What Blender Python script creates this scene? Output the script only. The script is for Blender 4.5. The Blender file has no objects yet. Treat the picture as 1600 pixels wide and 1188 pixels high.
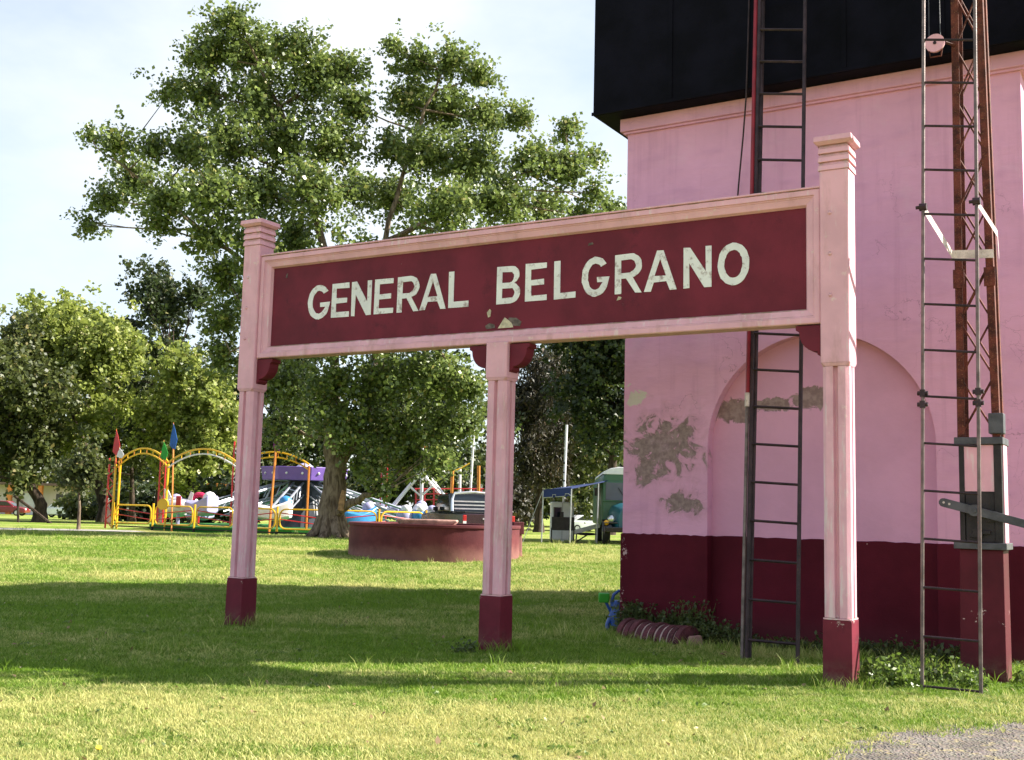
import bpy, bmesh, math, random
import numpy as np
from mathutils import Vector, Matrix

# ------------------------------------------------------------------ camera, sky, sun
SC = bpy.context.scene
COL = SC.collection
F_PX, PITCH, ROLL, EYE = 1765.07, 0.1155, -0.025, 1.6
cp, sp, cr, sr = math.cos(PITCH), math.sin(PITCH), math.cos(ROLL), math.sin(ROLL)
cam_data = bpy.data.cameras.new('camera')
cam_data.sensor_width = 36.0
cam_data.lens = 36.0 * F_PX / 1600.0
cam_data.clip_end = 6000
cam = bpy.data.objects.new('camera', cam_data)
COL.objects.link(cam)
fwd = Vector((0, cp, sp)); up0 = Vector((0, -sp, cp)); r0 = Vector((1, 0, 0))
right = r0 * cr - up0 * sr
upv = r0 * sr + up0 * cr
cam.matrix_world = Matrix(((right.x, upv.x, -fwd.x, 0), (right.y, upv.y, -fwd.y, 0), (right.z, upv.z, -fwd.z, EYE), (0, 0, 0, 1)))
SC.camera = cam

SUN_EL, SUN_AZ = math.radians(38.5), math.radians(8.0)      # azimuth measured from +X towards +Y
world = bpy.data.worlds.new('World'); SC.world = world; world.use_nodes = True
wn, wl = world.node_tree.nodes, world.node_tree.links
wn.clear()
sky = wn.new('ShaderNodeTexSky'); sky.sky_type = 'NISHITA'; sky.sun_disc = False
sky.sun_elevation = SUN_EL
sky.sun_rotation = math.pi / 2 - SUN_AZ
sky.air_density = 1.0; sky.dust_density = 0.8; sky.ozone_density = 1.0
tc = wn.new('ShaderNodeTexCoord')
mp = wn.new('ShaderNodeMapping'); mp.inputs['Scale'].default_value = (1.0, 1.0, 2.0)
nz = wn.new('ShaderNodeTexNoise'); nz.inputs['Scale'].default_value = 1.7; nz.inputs['Detail'].default_value = 7; nz.inputs['Roughness'].default_value = 0.55
rmp = wn.new('ShaderNodeValToRGB')
rmp.color_ramp.elements[0].position = 0.42; rmp.color_ramp.elements[0].color = (0, 0, 0, 1)
rmp.color_ramp.elements[1].position = 0.70; rmp.color_ramp.elements[1].color = (1, 1, 1, 1)
cm = wn.new('ShaderNodeMath'); cm.operation = 'MULTIPLY_ADD'; cm.inputs[1].default_value = 0.72; cm.inputs[2].default_value = 0.27
mixc = wn.new('ShaderNodeMix'); mixc.data_type = 'RGBA'
mixc.inputs[7].default_value = (4.5, 4.75, 5.1, 1)
bg = wn.new('ShaderNodeBackground'); bg.inputs['Strength'].default_value = 0.076
wo = wn.new('ShaderNodeOutputWorld')
wl.new(tc.outputs['Generated'], mp.inputs['Vector']); wl.new(mp.outputs['Vector'], nz.inputs['Vector'])
wl.new(nz.outputs['Fac'], rmp.inputs['Fac']); wl.new(rmp.outputs['Color'], cm.inputs[0])
wl.new(cm.outputs[0], mixc.inputs[0]); wl.new(sky.outputs['Color'], mixc.inputs[6])
wl.new(mixc.outputs[2], bg.inputs['Color']); wl.new(bg.outputs['Background'], wo.inputs['Surface'])

sun_d = bpy.data.lights.new('sun', 'SUN'); sun_d.energy = 5.0; sun_d.angle = math.radians(0.55); sun_d.color = (1.0, 0.93, 0.82)
sun = bpy.data.objects.new('sun', sun_d); COL.objects.link(sun)
sdir = Vector((math.cos(SUN_EL) * math.cos(SUN_AZ), math.cos(SUN_EL) * math.sin(SUN_AZ), math.sin(SUN_EL)))
sun.rotation_euler = sdir.to_track_quat('Z', 'Y').to_euler(); sun.location = (30, 5, 30)
vs = SC.view_settings
vs.view_transform = 'Standard'; vs.look = 'None'; vs.gamma = 1.0; vs.use_curve_mapping = False
vs.exposure = 1.68
SC.cycles.max_bounces = 6; SC.cycles.transparent_max_bounces = 6

# ------------------------------------------------------------------ helpers
def ss(a, b, x):
    t = np.clip((x - a) / (b - a), 0, 1); return t * t * (3 - 2 * t)
def gz(x, y):
    return float(0.4 * ss(17, 36, y) - 0.4 * ss(60, 100, y))
def ray(px, py):
    u2 = (px - 800) / F_PX; v2 = (594 - py) / F_PX
    u = u2 * cr + v2 * sr; v = -u2 * sr + v2 * cr
    return Vector((u, cp - v * sp, sp + v * cp))
def at(px, py, D):
    r = ray(px, py); return Vector((0, 0, EYE)) + r * (D / r.y)
def on_ground(px, D):
    z = gz(0, D); d = D * cp + (z - EYE) * sp; v = -D * sp + (z - EYE) * cp
    return Vector((((px - 800) / F_PX * d + v * sr) / cr, D, z))

def tag(o, label=None, category=None, group=None, kind=None):
    if label: o['label'] = label
    if category: o['category'] = category
    if group: o['group'] = group
    if kind: o['kind'] = kind
    return o
def empty(name, loc, rz=0.0, label=None, category=None, group=None):
    o = bpy.data.objects.new(name, None); COL.objects.link(o)
    o.location = loc; o.rotation_euler = (0, 0, rz); o.empty_display_size = 0.2
    return tag(o, label, category, group)
def link(name, me, parent=None, mat=None):
    o = bpy.data.objects.new(name, me); COL.objects.link(o)
    if mat is not None and not me.materials: me.materials.append(mat)
    if parent is not None: o.parent = parent
    return o
def copy_tree(o, parent=None):
    c = o.copy(); COL.objects.link(c); c.parent = parent
    for ch in list(o.children): copy_tree(ch, c)
    return c

class MB:
    def __init__(self): self.v = []; self.f = []
    def add(self, vs_, fs_):
        b = len(self.v); self.v += [tuple(p) for p in vs_]; self.f += [tuple(b + i for i in f) for f in fs_]; return self
    def box(self, c, s, rot=None):
        x, y, z = s[0] / 2, s[1] / 2, s[2] / 2
        p = [Vector(q) for q in ((-x, -y, -z), (x, -y, -z), (x, y, -z), (-x, y, -z), (-x, -y, z), (x, -y, z), (x, y, z), (-x, y, z))]
        if rot is not None: p = [rot @ q for q in p]
        c = Vector(c)
        return self.add([q + c for q in p], [(0, 3, 2, 1), (4, 5, 6, 7), (0, 1, 5, 4), (1, 2, 6, 5), (2, 3, 7, 6), (3, 0, 4, 7)])
    def bx(self, x0, x1, y0, y1, z0, z1):
        return self.box(((x0 + x1) / 2, (y0 + y1) / 2, (z0 + z1) / 2), (x1 - x0, y1 - y0, z1 - z0))
    def prism(self, poly, z0, z1, top=None, bottom=True):
        n = len(poly); t = top or poly
        vs_ = [(p[0], p[1], z0) for p in poly] + [(p[0], p[1], z1) for p in t]
        fs_ = [(i, (i + 1) % n, n + (i + 1) % n, n + i) for i in range(n)] + [tuple(range(n, 2 * n))]
        if bottom: fs_.append(tuple(range(n - 1, -1, -1)))
        return self.add(vs_, fs_)
    def slab(self, poly, y0, y1):
        """polygon in XZ extruded along Y"""
        n = len(poly)
        vs_ = [(p[0], y0, p[1]) for p in poly] + [(p[0], y1, p[1]) for p in poly]
        return self.add(vs_, [tuple(range(n)), tuple(range(2 * n - 1, n - 1, -1))] + [((i + 1) % n, i, n + i, n + (i + 1) % n) for i in range(n)])
    def tube(self, pts, rad, n=8, cap=True):
        pts = [Vector(p) for p in pts]
        if not hasattr(rad, '__len__'): rad = [rad] * len(pts)
        rings = []; prev = None
        for i, p in enumerate(pts):
            t = (pts[min(i + 1, len(pts) - 1)] - pts[max(i - 1, 0)])
            t = t.normalized() if t.length > 1e-9 else Vector((0, 0, 1))
            if prev is None:
                a = Vector((0, 0, 1)) if abs(t.z) < 0.9 else Vector((1, 0, 0))
                u = t.cross(a).normalized()
            else:
                u = (prev - t * prev.dot(t)); u = u.normalized() if u.length > 1e-6 else t.orthogonal().normalized()
            prev = u; w = t.cross(u)
            rings.append([p + (u * math.cos(2 * math.pi * k / n) + w * math.sin(2 * math.pi * k / n)) * rad[i] for k in range(n)])
        vs_ = [q for r in rings for q in r]; fs_ = []
        for i in range(len(pts) - 1):
            for k in range(n):
                fs_.append((i * n + k, i * n + (k + 1) % n, (i + 1) * n + (k + 1) % n, (i + 1) * n + k))
        if cap: fs_ += [tuple(range(n - 1, -1, -1)), tuple(range((len(pts) - 1) * n, len(pts) * n))]
        return self.add(vs_, fs_)
    def loft(self, sections, cap=True):
        n = len(sections[0]); vs_ = [q for s in sections for q in s]; fs_ = []
        for i in range(len(sections) - 1):
            for k in range(n):
                fs_.append((i * n + k, i * n + (k + 1) % n, (i + 1) * n + (k + 1) % n, (i + 1) * n + k))
        if cap: fs_ += [tuple(range(n - 1, -1, -1)), tuple(range((len(sections) - 1) * n, len(sections) * n))]
        return self.add(vs_, fs_)
    def disc(self, c, axis, r, thick, n=16):
        a = Vector(axis).normalized(); c = Vector(c)
        return self.tube([c - a * thick / 2, c + a * thick / 2], r, n)
    def ball(self, c, r, nu=10, nv=6):
        c = Vector(c); r = r if hasattr(r, '__len__') else (r, r, r)
        sec = []
        for j in range(nv + 1):
            th = math.pi * (0.02 + 0.96 * j / nv)
            sec.append([c + Vector((r[0] * math.sin(th) * math.cos(2 * math.pi * i / nu), r[1] * math.sin(th) * math.sin(2 * math.pi * i / nu), -r[2] * math.cos(th))) for i in range(nu)])
        return self.loft(sec)
    def build(self, name, mat, parent=None, smooth=False, bevel=0.0):
        me = bpy.data.meshes.new(name); me.from_pydata(self.v, [], self.f); me.update()
        bm = bmesh.new(); bm.from_mesh(me)
        bmesh.ops.recalc_face_normals(bm, faces=bm.faces[:])
        bm.to_mesh(me); bm.free()
        o = link(name, me, parent, mat)
        if smooth:
            for p in me.polygons: p.use_smooth = True
            if hasattr(me, 'set_sharp_from_angle'): me.set_sharp_from_angle(angle=math.radians(40))
        if bevel > 0:
            b = o.modifiers.new('bevel', 'BEVEL'); b.width = bevel; b.segments = 2; b.limit_method = 'ANGLE'; b.angle_limit = math.radians(40)
        return o

# ------------------------------------------------------------------ materials
class NT:
    """small wrapper for building a material's node tree"""
    def __init__(self, name):
        self.m = bpy.data.materials.new(name); self.m.use_nodes = True
        self.n = self.m.node_tree.nodes; self.l = self.m.node_tree.links
        self.n.clear()
        self.out = self.n.new('ShaderNodeOutputMaterial'); self.p = self.n.new('ShaderNodeBsdfPrincipled')
        self.l.new(self.p.outputs[0], self.out.inputs[0])
        self._obj = None
    def coord(self, which='Object'):
        t = self.n.new('ShaderNodeTexCoord'); return t.outputs[which]
    def pos(self): return self.n.new('ShaderNodeNewGeometry').outputs['Position']
    def noise(self, vec, scale, detail=4, rough=0.55, dist=0.0, stretch=None):
        if stretch:
            mpn = self.n.new('ShaderNodeMapping'); mpn.inputs['Scale'].default_value = stretch; self.l.new(vec, mpn.inputs['Vector']); vec = mpn.outputs[0]
        t = self.n.new('ShaderNodeTexNoise'); t.inputs['Scale'].default_value = scale; t.inputs['Detail'].default_value = detail
        t.inputs['Roughness'].default_value = rough; t.inputs['Distortion'].default_value = dist
        self.l.new(vec, t.inputs['Vector']); return t.outputs['Fac']
    def ramp(self, fac, a, b):
        t = self.n.new('ShaderNodeMapRange'); t.interpolation_type = 'SMOOTHSTEP'
        t.inputs['From Min'].default_value = a; t.inputs['From Max'].default_value = b
        self.l.new(fac, t.inputs['Value']); return t.outputs[0]
    def math(self, op, a, b=None):
        t = self.n.new('ShaderNodeMath'); t.operation = op
        for i, q in enumerate((a, b)):
            if q is None: continue
            if isinstance(q, (int, float)): t.inputs[i].default_value = q
            else: self.l.new(q, t.inputs[i])
        return t.outputs[0]
    def mix(self, fac, a, b, mode='MIX'):
        t = self.n.new('ShaderNodeMix'); t.data_type = 'RGBA'; t.blend_type = mode
        for i, q in ((0, fac), (6, a), (7, b)):
            if isinstance(q, (int, float)): t.inputs[i].default_value = q
            elif isinstance(q, (tuple, list)): t.inputs[i].default_value = (q[0], q[1], q[2], 1)
            else: self.l.new(q, t.inputs[i])
        return t.outputs[2]
    def sep(self, vec):
        t = self.n.new('ShaderNodeSeparateXYZ'); self.l.new(vec, t.inputs[0]); return t.outputs
    def vmath(self, op, a, b=None):
        t = self.n.new('ShaderNodeVectorMath'); t.operation = op
        for i, q in enumerate((a, b)):
            if q is None: continue
            if isinstance(q, (tuple, list)): t.inputs[i].default_value = q
            else: self.l.new(q, t.inputs[i])
        return t
    def ellipse(self, vec, c, r):
        """1 at the centre of an ellipse in the XZ plane, 0 on its rim, negative outside"""
        a = self.vmath('SUBTRACT', vec, (c[0], 0, c[1])).outputs[0]
        b = self.vmath('MULTIPLY', a, (1 / r[0], 0, 1 / r[1])).outputs[0]
        ln = self.vmath('LENGTH', b).outputs['Value']
        return self.math('SUBTRACT', 1.0, ln)
    def bump(self, h, strength, dist=0.01, prev=None):
        t = self.n.new('ShaderNodeBump'); t.inputs['Strength'].default_value = strength; t.inputs['Distance'].default_value = dist
        self.l.new(h, t.inputs['Height'])
        if prev is not None: self.l.new(prev, t.inputs['Normal'])
        return t.outputs[0]
    def done(self, col, rough=0.7, normal=None, metal=0.0, spec=0.4):
        if isinstance(col, (tuple, list)): self.p.inputs['Base Color'].default_value = (col[0], col[1], col[2], 1)
        else: self.l.new(col, self.p.inputs['Base Color'])
        if isinstance(rough, (int, float)): self.p.inputs['Roughness'].default_value = rough
        else: self.l.new(rough, self.p.inputs['Roughness'])
        self.p.inputs['Metallic'].default_value = metal; self.p.inputs['Specular IOR Level'].default_value = spec
        if normal is not None: self.l.new(normal, self.p.inputs['Normal'])
        return self.m
def mul(c, k): return tuple(min(1, q * k) for q in c)
def simple(name, col, rough=0.6, var=0.18, scale=3.0, bump=0.15, metal=0.0, spec=0.4, grit=None):
    t = NT(name); o = t.coord()
    a = t.noise(o, scale, 5); b = t.noise(o, scale * 9, 3)
    c = t.mix(t.ramp(a, 0.3, 0.7), mul(col, 1 - var), mul(col, 1 + var))
    if grit: c = t.mix(t.math('MULTIPLY', t.ramp(b, 0.58, 0.72), 0.7), c, grit)
    return t.done(c, rough, t.bump(b, bump, 0.01) if bump else None, metal, spec)

PINK = (0.70, 0.370, 0.445)
MAROON = (0.128, 0.016, 0.029)
# weathered pink masonry paint of the sign
def sign_pink():
    t = NT('sign_pink_paint'); o = t.coord()
    big = t.noise(o, 1.6, 5, 0.6); fine = t.noise(o, 38, 4, 0.6); chips = t.noise(o, 7.5, 8, 0.72)
    c = t.mix(t.ramp(big, 0.3, 0.7), mul(PINK, 0.9), mul(PINK, 1.1))
    c = t.mix(t.math('MULTIPLY', t.ramp(chips, 0.60, 0.66), 0.55), c, (0.72, 0.58, 0.52))
    low = t.math('SUBTRACT', 1.0, t.ramp(t.sep(o)[2], 0.8, 3.2))
    worn = t.math('ADD', t.noise(o, 16, 7, 0.7, stretch=(1, 1, 0.13)), t.math('MULTIPLY', low, 0.07))
    c = t.mix(t.math('MULTIPLY', t.ramp(worn, 0.56, 0.68), 0.55), c, (0.70, 0.60, 0.60))
    grime = t.noise(o, 5.0, 6, 0.65, stretch=(1, 1, 0.3))
    c = t.mix(t.math('MULTIPLY', t.ramp(grime, 0.52, 0.72), 0.38), c, (0.36, 0.19, 0.15))
    nrm = t.n.new('ShaderNodeNewGeometry').outputs['Normal']
    upz = t.ramp(t.sep(nrm)[2], 0.2, 0.7)
    c = t.mix(t.math('MULTIPLY', upz, t.ramp(t.noise(o, 9, 5), 0.25, 0.6)), c, (0.30, 0.20, 0.12))
    n = t.bump(fine, 0.25, 0.004); n = t.bump(chips, 0.25, 0.004, n)
    return t.done(c, 0.68, n, 0, 0.35)
def sign_maroon(name='sign_maroon_paint', scale=1.0):
    t = NT(name); o = t.coord()
    big = t.noise(o, 1.3, 6, 0.6); fine = t.noise(o, 45, 4); chips = t.noise(o, 6, 9, 0.75)
    c = t.mix(t.ramp(big, 0.32, 0.68), mul(MAROON, 0.85 * scale), mul(MAROON, 1.35 * scale))
    c = t.mix(t.math('MULTIPLY', t.ramp(t.noise(o, 3, 8, 0.7), 0.56, 0.7), 0.5), c, (0.06, 0.012, 0.02))
    zc = t.sep(o)[2]
    rim = t.math('MULTIPLY', t.ramp(zc, 0.50, 0.63), t.math('SUBTRACT', 1.0, t.ramp(zc, 0.7, 0.8)))
    c = t.mix(t.ramp(t.math('ADD', chips, t.math('MULTIPLY', rim, 0.10)), 0.685, 0.71), c, (0.52, 0.38, 0.36))
    mud = t.math('MULTIPLY', t.math('SUBTRACT', 1.0, t.ramp(zc, 0.02, 0.32)), t.ramp(t.noise(o, 8, 6, 0.7), 0.35, 0.6))
    c = t.mix(t.math('MULTIPLY', mud, 0.6), c, (0.16, 0.10, 0.075))
    n = t.bump(fine, 0.22, 0.004)
    return t.done(c, t.math('ADD', 0.45, t.math('MULTIPLY', big, 0.3)), n, 0, 0.16)
M_PINK = sign_pink(); M_MAROON = sign_maroon()
def letter_white():
    t = NT('letter_paint'); o = t.coord()
    a = t.noise(o, 9, 8, 0.7); b = t.noise(o, 3, 4)
    c = t.mix(t.ramp(b, 0.3, 0.7), (0.68, 0.66, 0.66), (0.80, 0.78, 0.77))
    c = t.mix(t.math('MULTIPLY', t.ramp(a, 0.52, 0.66), 0.75), c, (0.25, 0.15, 0.14))
    return t.done(c, 0.7, t.bump(a, 0.2, 0.003))
M_LETTER = letter_white()
def tower_wall():
    t = NT('tower_pink_render'); o = t.coord()
    big = t.noise(o, 0.9, 5, 0.6); trowel = t.noise(o, 3.2, 4, 0.5, stretch=(0.6, 1, 1.6)); fine = t.noise(o, 60, 4, 0.6)
    base = (0.71, 0.355, 0.525)
    c = t.mix(t.ramp(big, 0.3, 0.7), mul(base, 0.93), mul(base, 1.07))
    c = t.mix(t.math('MULTIPLY', t.ramp(trowel, 0.5, 0.72), 0.30), c, (0.52, 0.25, 0.42))
    # bare render where the paint has come away: three patches with ragged rims
    rag = t.math('ADD', t.math('MULTIPLY', t.noise(o, 5.0, 9, 0.64, 0.9), .86), t.math('MULTIPLY', t.noise(o, 17, 6, 0.7), .14))
    def patch(c_, r_, amp): return t.math('ADD', t.ellipse(o, c_, r_), t.math('MULTIPLY', t.math('SUBTRACT', rag, 0.5), amp))
    m = patch((0.58, 2.50), (0.62, 0.50), 3.6)
    for cc, rr, am in (((0.34, 2.18), (0.22, 0.28), 3.2), ((0.86, 1.75), (0.30, 0.20), 3.4), ((0.9, 2.72), (0.22, 0.16), 3.0)):
        m = t.math('MAXIMUM', m, patch(cc, rr, am))
    mask = t.ramp(m, 0.20, 0.48)
    halo = t.ramp(m, -0.35, 0.35)
    c = t.mix(t.math('MULTIPLY', halo, 0.30), c, (0.44, 0.22, 0.25))
    bare = t.mix(t.ramp(t.noise(o, 14, 5), 0.35, 0.65), (0.165, 0.125, 0.105), (0.30, 0.230, 0.205))
    c = t.mix(t.math('MULTIPLY', mask, 0.88), c, bare)
    pale = t.ramp(patch((0.14, 3.2), (0.2, 0.2), 3.2), 0.25, 0.4)
    c = t.mix(pale, c, (0.60, 0.52, 0.46))
    streak = t.noise(o, 4.0, 6, 0.65, stretch=(1.6, 1.6, 0.10))
    c = t.mix(t.math('MULTIPLY', t.ramp(streak, 0.50, 0.74), 0.30), c, (0.42, 0.19, 0.30))
    c = t.mix(t.math('MULTIPLY', t.ramp(t.noise(o, 2.2, 8, 0.72), 0.52, 0.70), 0.28), c, (0.70, 0.44, 0.56))
    crack = t.n.new('ShaderNodeTexVoronoi'); crack.feature = 'DISTANCE_TO_EDGE'; crack.inputs['Scale'].default_value = 0.9
    wv = t.vmath('ADD', o, None); nv = t.n.new('ShaderNodeTexNoise'); nv.inputs['Scale'].default_value = 3.0; nv.inputs['Detail'].default_value = 6; t.l.new(o, nv.inputs['Vector'])
    t.l.new(t.vmath('SCALE', nv.outputs['Color']).outputs[0], wv.inputs[1]); t.l.new(wv.outputs[0], crack.inputs['Vector'])
    line = t.math('MULTIPLY', t.math('SUBTRACT', 1.0, t.ramp(crack.outputs['Distance'], 0.0, 0.006)), t.ramp(t.noise(o, 0.7, 3), 0.50, 0.62))
    c = t.mix(t.math('MULTIPLY', line, 0.55), c, (0.22, 0.10, 0.13))
    specks = t.ramp(t.noise(o, 15, 6, 0.75), 0.70, 0.735)
    c = t.mix(t.math('MULTIPLY', specks, 0.6), c, (0.22, 0.08, 0.10))
    n = t.bump(trowel, 0.5, 0.03); n = t.bump(fine, 0.25, 0.004, n); n = t.bump(mask, 0.5, -0.012, n)
    return t.done(c, 0.8, n, 0, 0.2)
def niche_wall():
    t = NT('niche_pink_render'); o = t.coord()
    big = t.noise(o, 0.9, 5, 0.6); trowel = t.noise(o, 3.2, 4, 0.5); fine = t.noise(o, 60, 4, 0.6)
    base = (0.69, 0.342, 0.51)
    c = t.mix(t.ramp(big, 0.3, 0.7), mul(base, 0.93), mul(base, 1.07))
    rag = t.math('ADD', t.math('MULTIPLY', t.noise(o, 4.5, 9, 0.64, 0.9), .86), t.math('MULTIPLY', t.noise(o, 17, 6, 0.7), .14))
    def patch(c_, r_, amp): return t.math('ADD', t.ellipse(o, c_, r_), t.math('MULTIPLY', t.math('SUBTRACT', rag, 0.5), amp))
    m = patch((1.55, 2.98), (0.42, 0.20), 2.2)
    for cc, rr in (((2.05, 3.05), (0.5, 0.12)), ((2.55, 3.12), (0.42, 0.18))):
        m = t.math('MAXIMUM', m, patch(cc, rr, 2.2))
    mask = t.ramp(m, 0.22, 0.38)
    bare = t.mix(t.ramp(t.noise(o, 14, 5), 0.35, 0.65), (0.165, 0.125, 0.100), (0.30, 0.230, 0.200))
    c = t.mix(t.math('MULTIPLY', mask, 0.85), c, bare)
    n = t.bump(trowel, 0.5, 0.03); n = t.bump(fine, 0.25, 0.004, n); n = t.bump(mask, 0.5, -0.012, n)
    return t.done(c, 0.8, n, 0, 0.2)
def tower_maroon():
    t = NT('tower_maroon_paint'); o = t.coord()
    big = t.noise(o, 1.1, 6, 0.6); chips = t.noise(o, 8, 8, 0.75); fine = t.noise(o, 50, 4); xz = t.sep(o)
    base = (0.078, 0.006, 0.015)
    c = t.mix(t.ramp(big, 0.3, 0.7), mul(base, 0.85), mul(base, 1.25))
    edge = t.math('SUBTRACT', 1.0, t.ramp(xz[0], 0.0, 0.22))
    m = t.math('ADD', chips, t.math('MULTIPLY', edge, 0.135))
    c = t.mix(t.ramp(m, 0.690, 0.712), c, (0.50, 0.33, 0.33))
    c = t.mix(t.math('MULTIPLY', t.math('SUBTRACT', 1.0, t.ramp(xz[2], 0.0, 0.45)), t.math('MULTIPLY', big, 0.7)), c, (0.10, 0.045, 0.045))
    n = t.bump(fine, 0.3, 0.005); n = t.bump(big, 0.5, 0.03, n)
    return t.done(c, 0.7, n, 0, 0.12)
M_TWALL, M_NICHE, M_TMAR = tower_wall(), niche_wall(), tower_maroon()
M_TANK = simple('tank_black_tar', (0.0030, 0.0028, 0.0065), 0.75, 0.5, 2.0, 0.4, 0, 0.08)
M_IRON = simple('dark_iron', (0.034, 0.019, 0.024), 0.55, 0.4, 6, 0.3, 0.3, 0.4, (0.10, 0.05, 0.03))
M_STEEL = simple('worn_steel', (0.15, 0.115, 0.11), 0.5, 0.35, 8, 0.3, 0.45, 0.4, (0.20, 0.09, 0.05))
M_RUST = simple('rusty_red_iron', (0.10, 0.025, 0.016), 0.75, 0.55, 9, 0.7, 0.1, 0.3, (0.30, 0.14, 0.06))
M_REDPIPE = simple('red_pipe_paint', (0.22, 0.012, 0.022), 0.5, 0.2, 5)
M_GREYIRON = simple('grey_cast_iron', (0.075, 0.075, 0.085), 0.5, 0.3, 7, 0.3, 0.4)
M_BLACKIRON = simple('greasy_black_iron', (0.018, 0.014, 0.015), 0.5, 0.5, 7, 0.5, 0.2)
M_WHITEIRON = simple('white_bracket_paint', (0.55, 0.47, 0.44), 0.55, 0.25, 9, 0.3, 0, 0.4, (0.22, 0.10, 0.06))
M_CHIP = simple('bare_plaster', (0.52, 0.45, 0.33), 0.9, 0.25, 20, 0.4)
M_CHIPDARK = simple('dirty_plaster', (0.13, 0.10, 0.09), 0.9, 0.4, 20, 0.4)

# grass: green and straw tones follow the same patches on the ground and in the blades
def grass_colour(t, dry_shift=0.0):
    p = t.pos(); xy = t.sep(p)
    patches = t.noise(p, 0.42, 4, 0.6, stretch=(0.55, 1.0, 1)); small = t.noise(p, 3.1, 4, 0.6)
    near = t.math('SUBTRACT', 1.0, t.ramp(xy[1], 8.2, 11.3))
    mid = t.math('MULTIPLY', t.ramp(xy[1], 18.0, 24.0), 0.22)
    f = t.math('ADD', t.math('MULTIPLY', t.math('SUBTRACT', patches, 0.5), 2.0), t.math('MULTIPLY', t.math('SUBTRACT', small, 0.5), 1.1))
    f = t.math('ADD', f, t.math('ADD', t.math('MULTIPLY', near, 0.50), mid))
    return t.math('ADD', f, 0.12 + dry_shift)
GREEN_D, GREEN_L, STRAW = (0.074, 0.160, 0.012), (0.220, 0.350, 0.028), (0.54, 0.52, 0.20)
def ground_mat():
    t = NT('lawn_ground'); p = t.pos()
    f = t.ramp(grass_colour(t, 0.10), 0.1, 0.95)
    g = t.mix(t.noise(p, 14, 5, 0.7), mul(GREEN_D, 0.9), mul(GREEN_L, 0.9))
    s = t.mix(t.noise(p, 22, 5, 0.7), (0.20, 0.15, 0.07), mul(STRAW, 0.95))
    c = t.mix(f, g, s)
    n = t.bump(t.noise(p, 35, 6, 0.75), 0.9, 0.05)
    return t.done(c, 0.95, n, 0, 0.1)
def blade_mat():
    t = NT('grass_blade')
    rnd = t.n.new('ShaderNodeObjectInfo').outputs['Random']
    isl = t.n.new('ShaderNodeNewGeometry').outputs['Random Per Island']
    f = t.math('ADD', grass_colour(t), t.math('MULTIPLY', t.math('SUBTRACT', isl, 0.5), 0.75))
    f = t.math('ADD', f, t.math('MULTIPLY', t.math('SUBTRACT', rnd, 0.5), 0.35))
    c = t.mix(t.ramp(f, 0.12, 0.85), t.mix(isl, GREEN_D, GREEN_L), STRAW)
    t.done(c, 0.55, None, 0, 0.3)
    tr = t.n.new('ShaderNodeBsdfTranslucent'); t.l.new(c, tr.inputs['Color'])
    mx = t.n.new('ShaderNodeMixShader'); mx.inputs[0].default_value = 0.35
    t.l.new(t.p.outputs[0], mx.inputs[1]); t.l.new(tr.outputs[0], mx.inputs[2]); t.l.new(mx.outputs[0], t.out.inputs[0])
    return t.m
def leaf_mat(name, dark, light, odd=None, gloss=0.42, trans=0.35):
    t = NT(name)
    isl = t.n.new('ShaderNodeNewGeometry').outputs['Random Per Island']
    p = t.pos(); clump = t.noise(p, 0.5, 3, 0.6)
    f = t.math('ADD', t.math('MULTIPLY', isl, 0.6), t.math('MULTIPLY', clump, 0.5))
    c = t.mix(t.ramp(f, 0.15, 0.95), dark, light)
    if odd: c = t.mix(t.ramp(isl, 0.93, 0.97), c, odd)
    t.done(c, gloss, None, 0, 0.45)
    tr = t.n.new('ShaderNodeBsdfTranslucent'); t.l.new(t.mix(0.5, c, mul(light, 1.5)), tr.inputs['Color'])
    mx = t.n.new('ShaderNodeMixShader'); mx.inputs[0].default_value = trans
    t.l.new(t.p.outputs[0], mx.inputs[1]); t.l.new(tr.outputs[0], mx.inputs[2]); t.l.new(mx.outputs[0], t.out.inputs[0])
    return t.m
def bark_mat(name, a, b):
    t = NT(name); o = t.coord()
    ridges = t.noise(o, 9, 6, 0.65, 0.4, stretch=(1, 1, 0.22)); spots = t.noise(o, 2, 4)
    c = t.mix(t.ramp(ridges, 0.35, 0.65), a, b)
    c = t.mix(t.math('MULTIPLY', t.ramp(spots, 0.5, 0.7), 0.4), c, mul(b, 1.3))
    return t.done(c, 0.9, t.bump(ridges, 1.0, 0.06), 0, 0.15)
M_GROUND, M_BLADE = ground_mat(), blade_mat()
L_POPLAR = leaf_mat('poplar_leaf', (0.034, 0.060, 0.013), (0.205, 0.265, 0.070), (0.32, 0.29, 0.10), 0.34, 0.30)
L_DARK = leaf_mat('dark_leaf', (0.011, 0.021, 0.007), (0.048, 0.072, 0.018), (0.16, 0.15, 0.05), 0.5, 0.28)
L_YELLOW = leaf_mat('yellow_leaf', (0.058, 0.088, 0.015), (0.30, 0.35, 0.075), (0.50, 0.46, 0.20), 0.5, 0.40)
L_OLIVE = leaf_mat('olive_leaf', (0.028, 0.042, 0.013), (0.105, 0.125, 0.032), (0.2, 0.17, 0.06), 0.5, 0.33)
L_BROWN = leaf_mat('conifer_leaf', (0.016, 0.017, 0.009), (0.050, 0.044, 0.022), (0.12, 0.08, 0.05), 0.6, 0.22)
L_WEED = leaf_mat('weed_leaf', (0.045, 0.085, 0.014), (0.16, 0.24, 0.04), (0.4, 0.42, 0.2), 0.45, 0.36)
L_IVY = leaf_mat('ivy_leaf', (0.025, 0.040, 0.010), (0.080, 0.110, 0.025), None, 0.45, 0.3)
M_BARK = bark_mat('poplar_bark', (0.075, 0.052, 0.036), (0.23, 0.175, 0.125))
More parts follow.
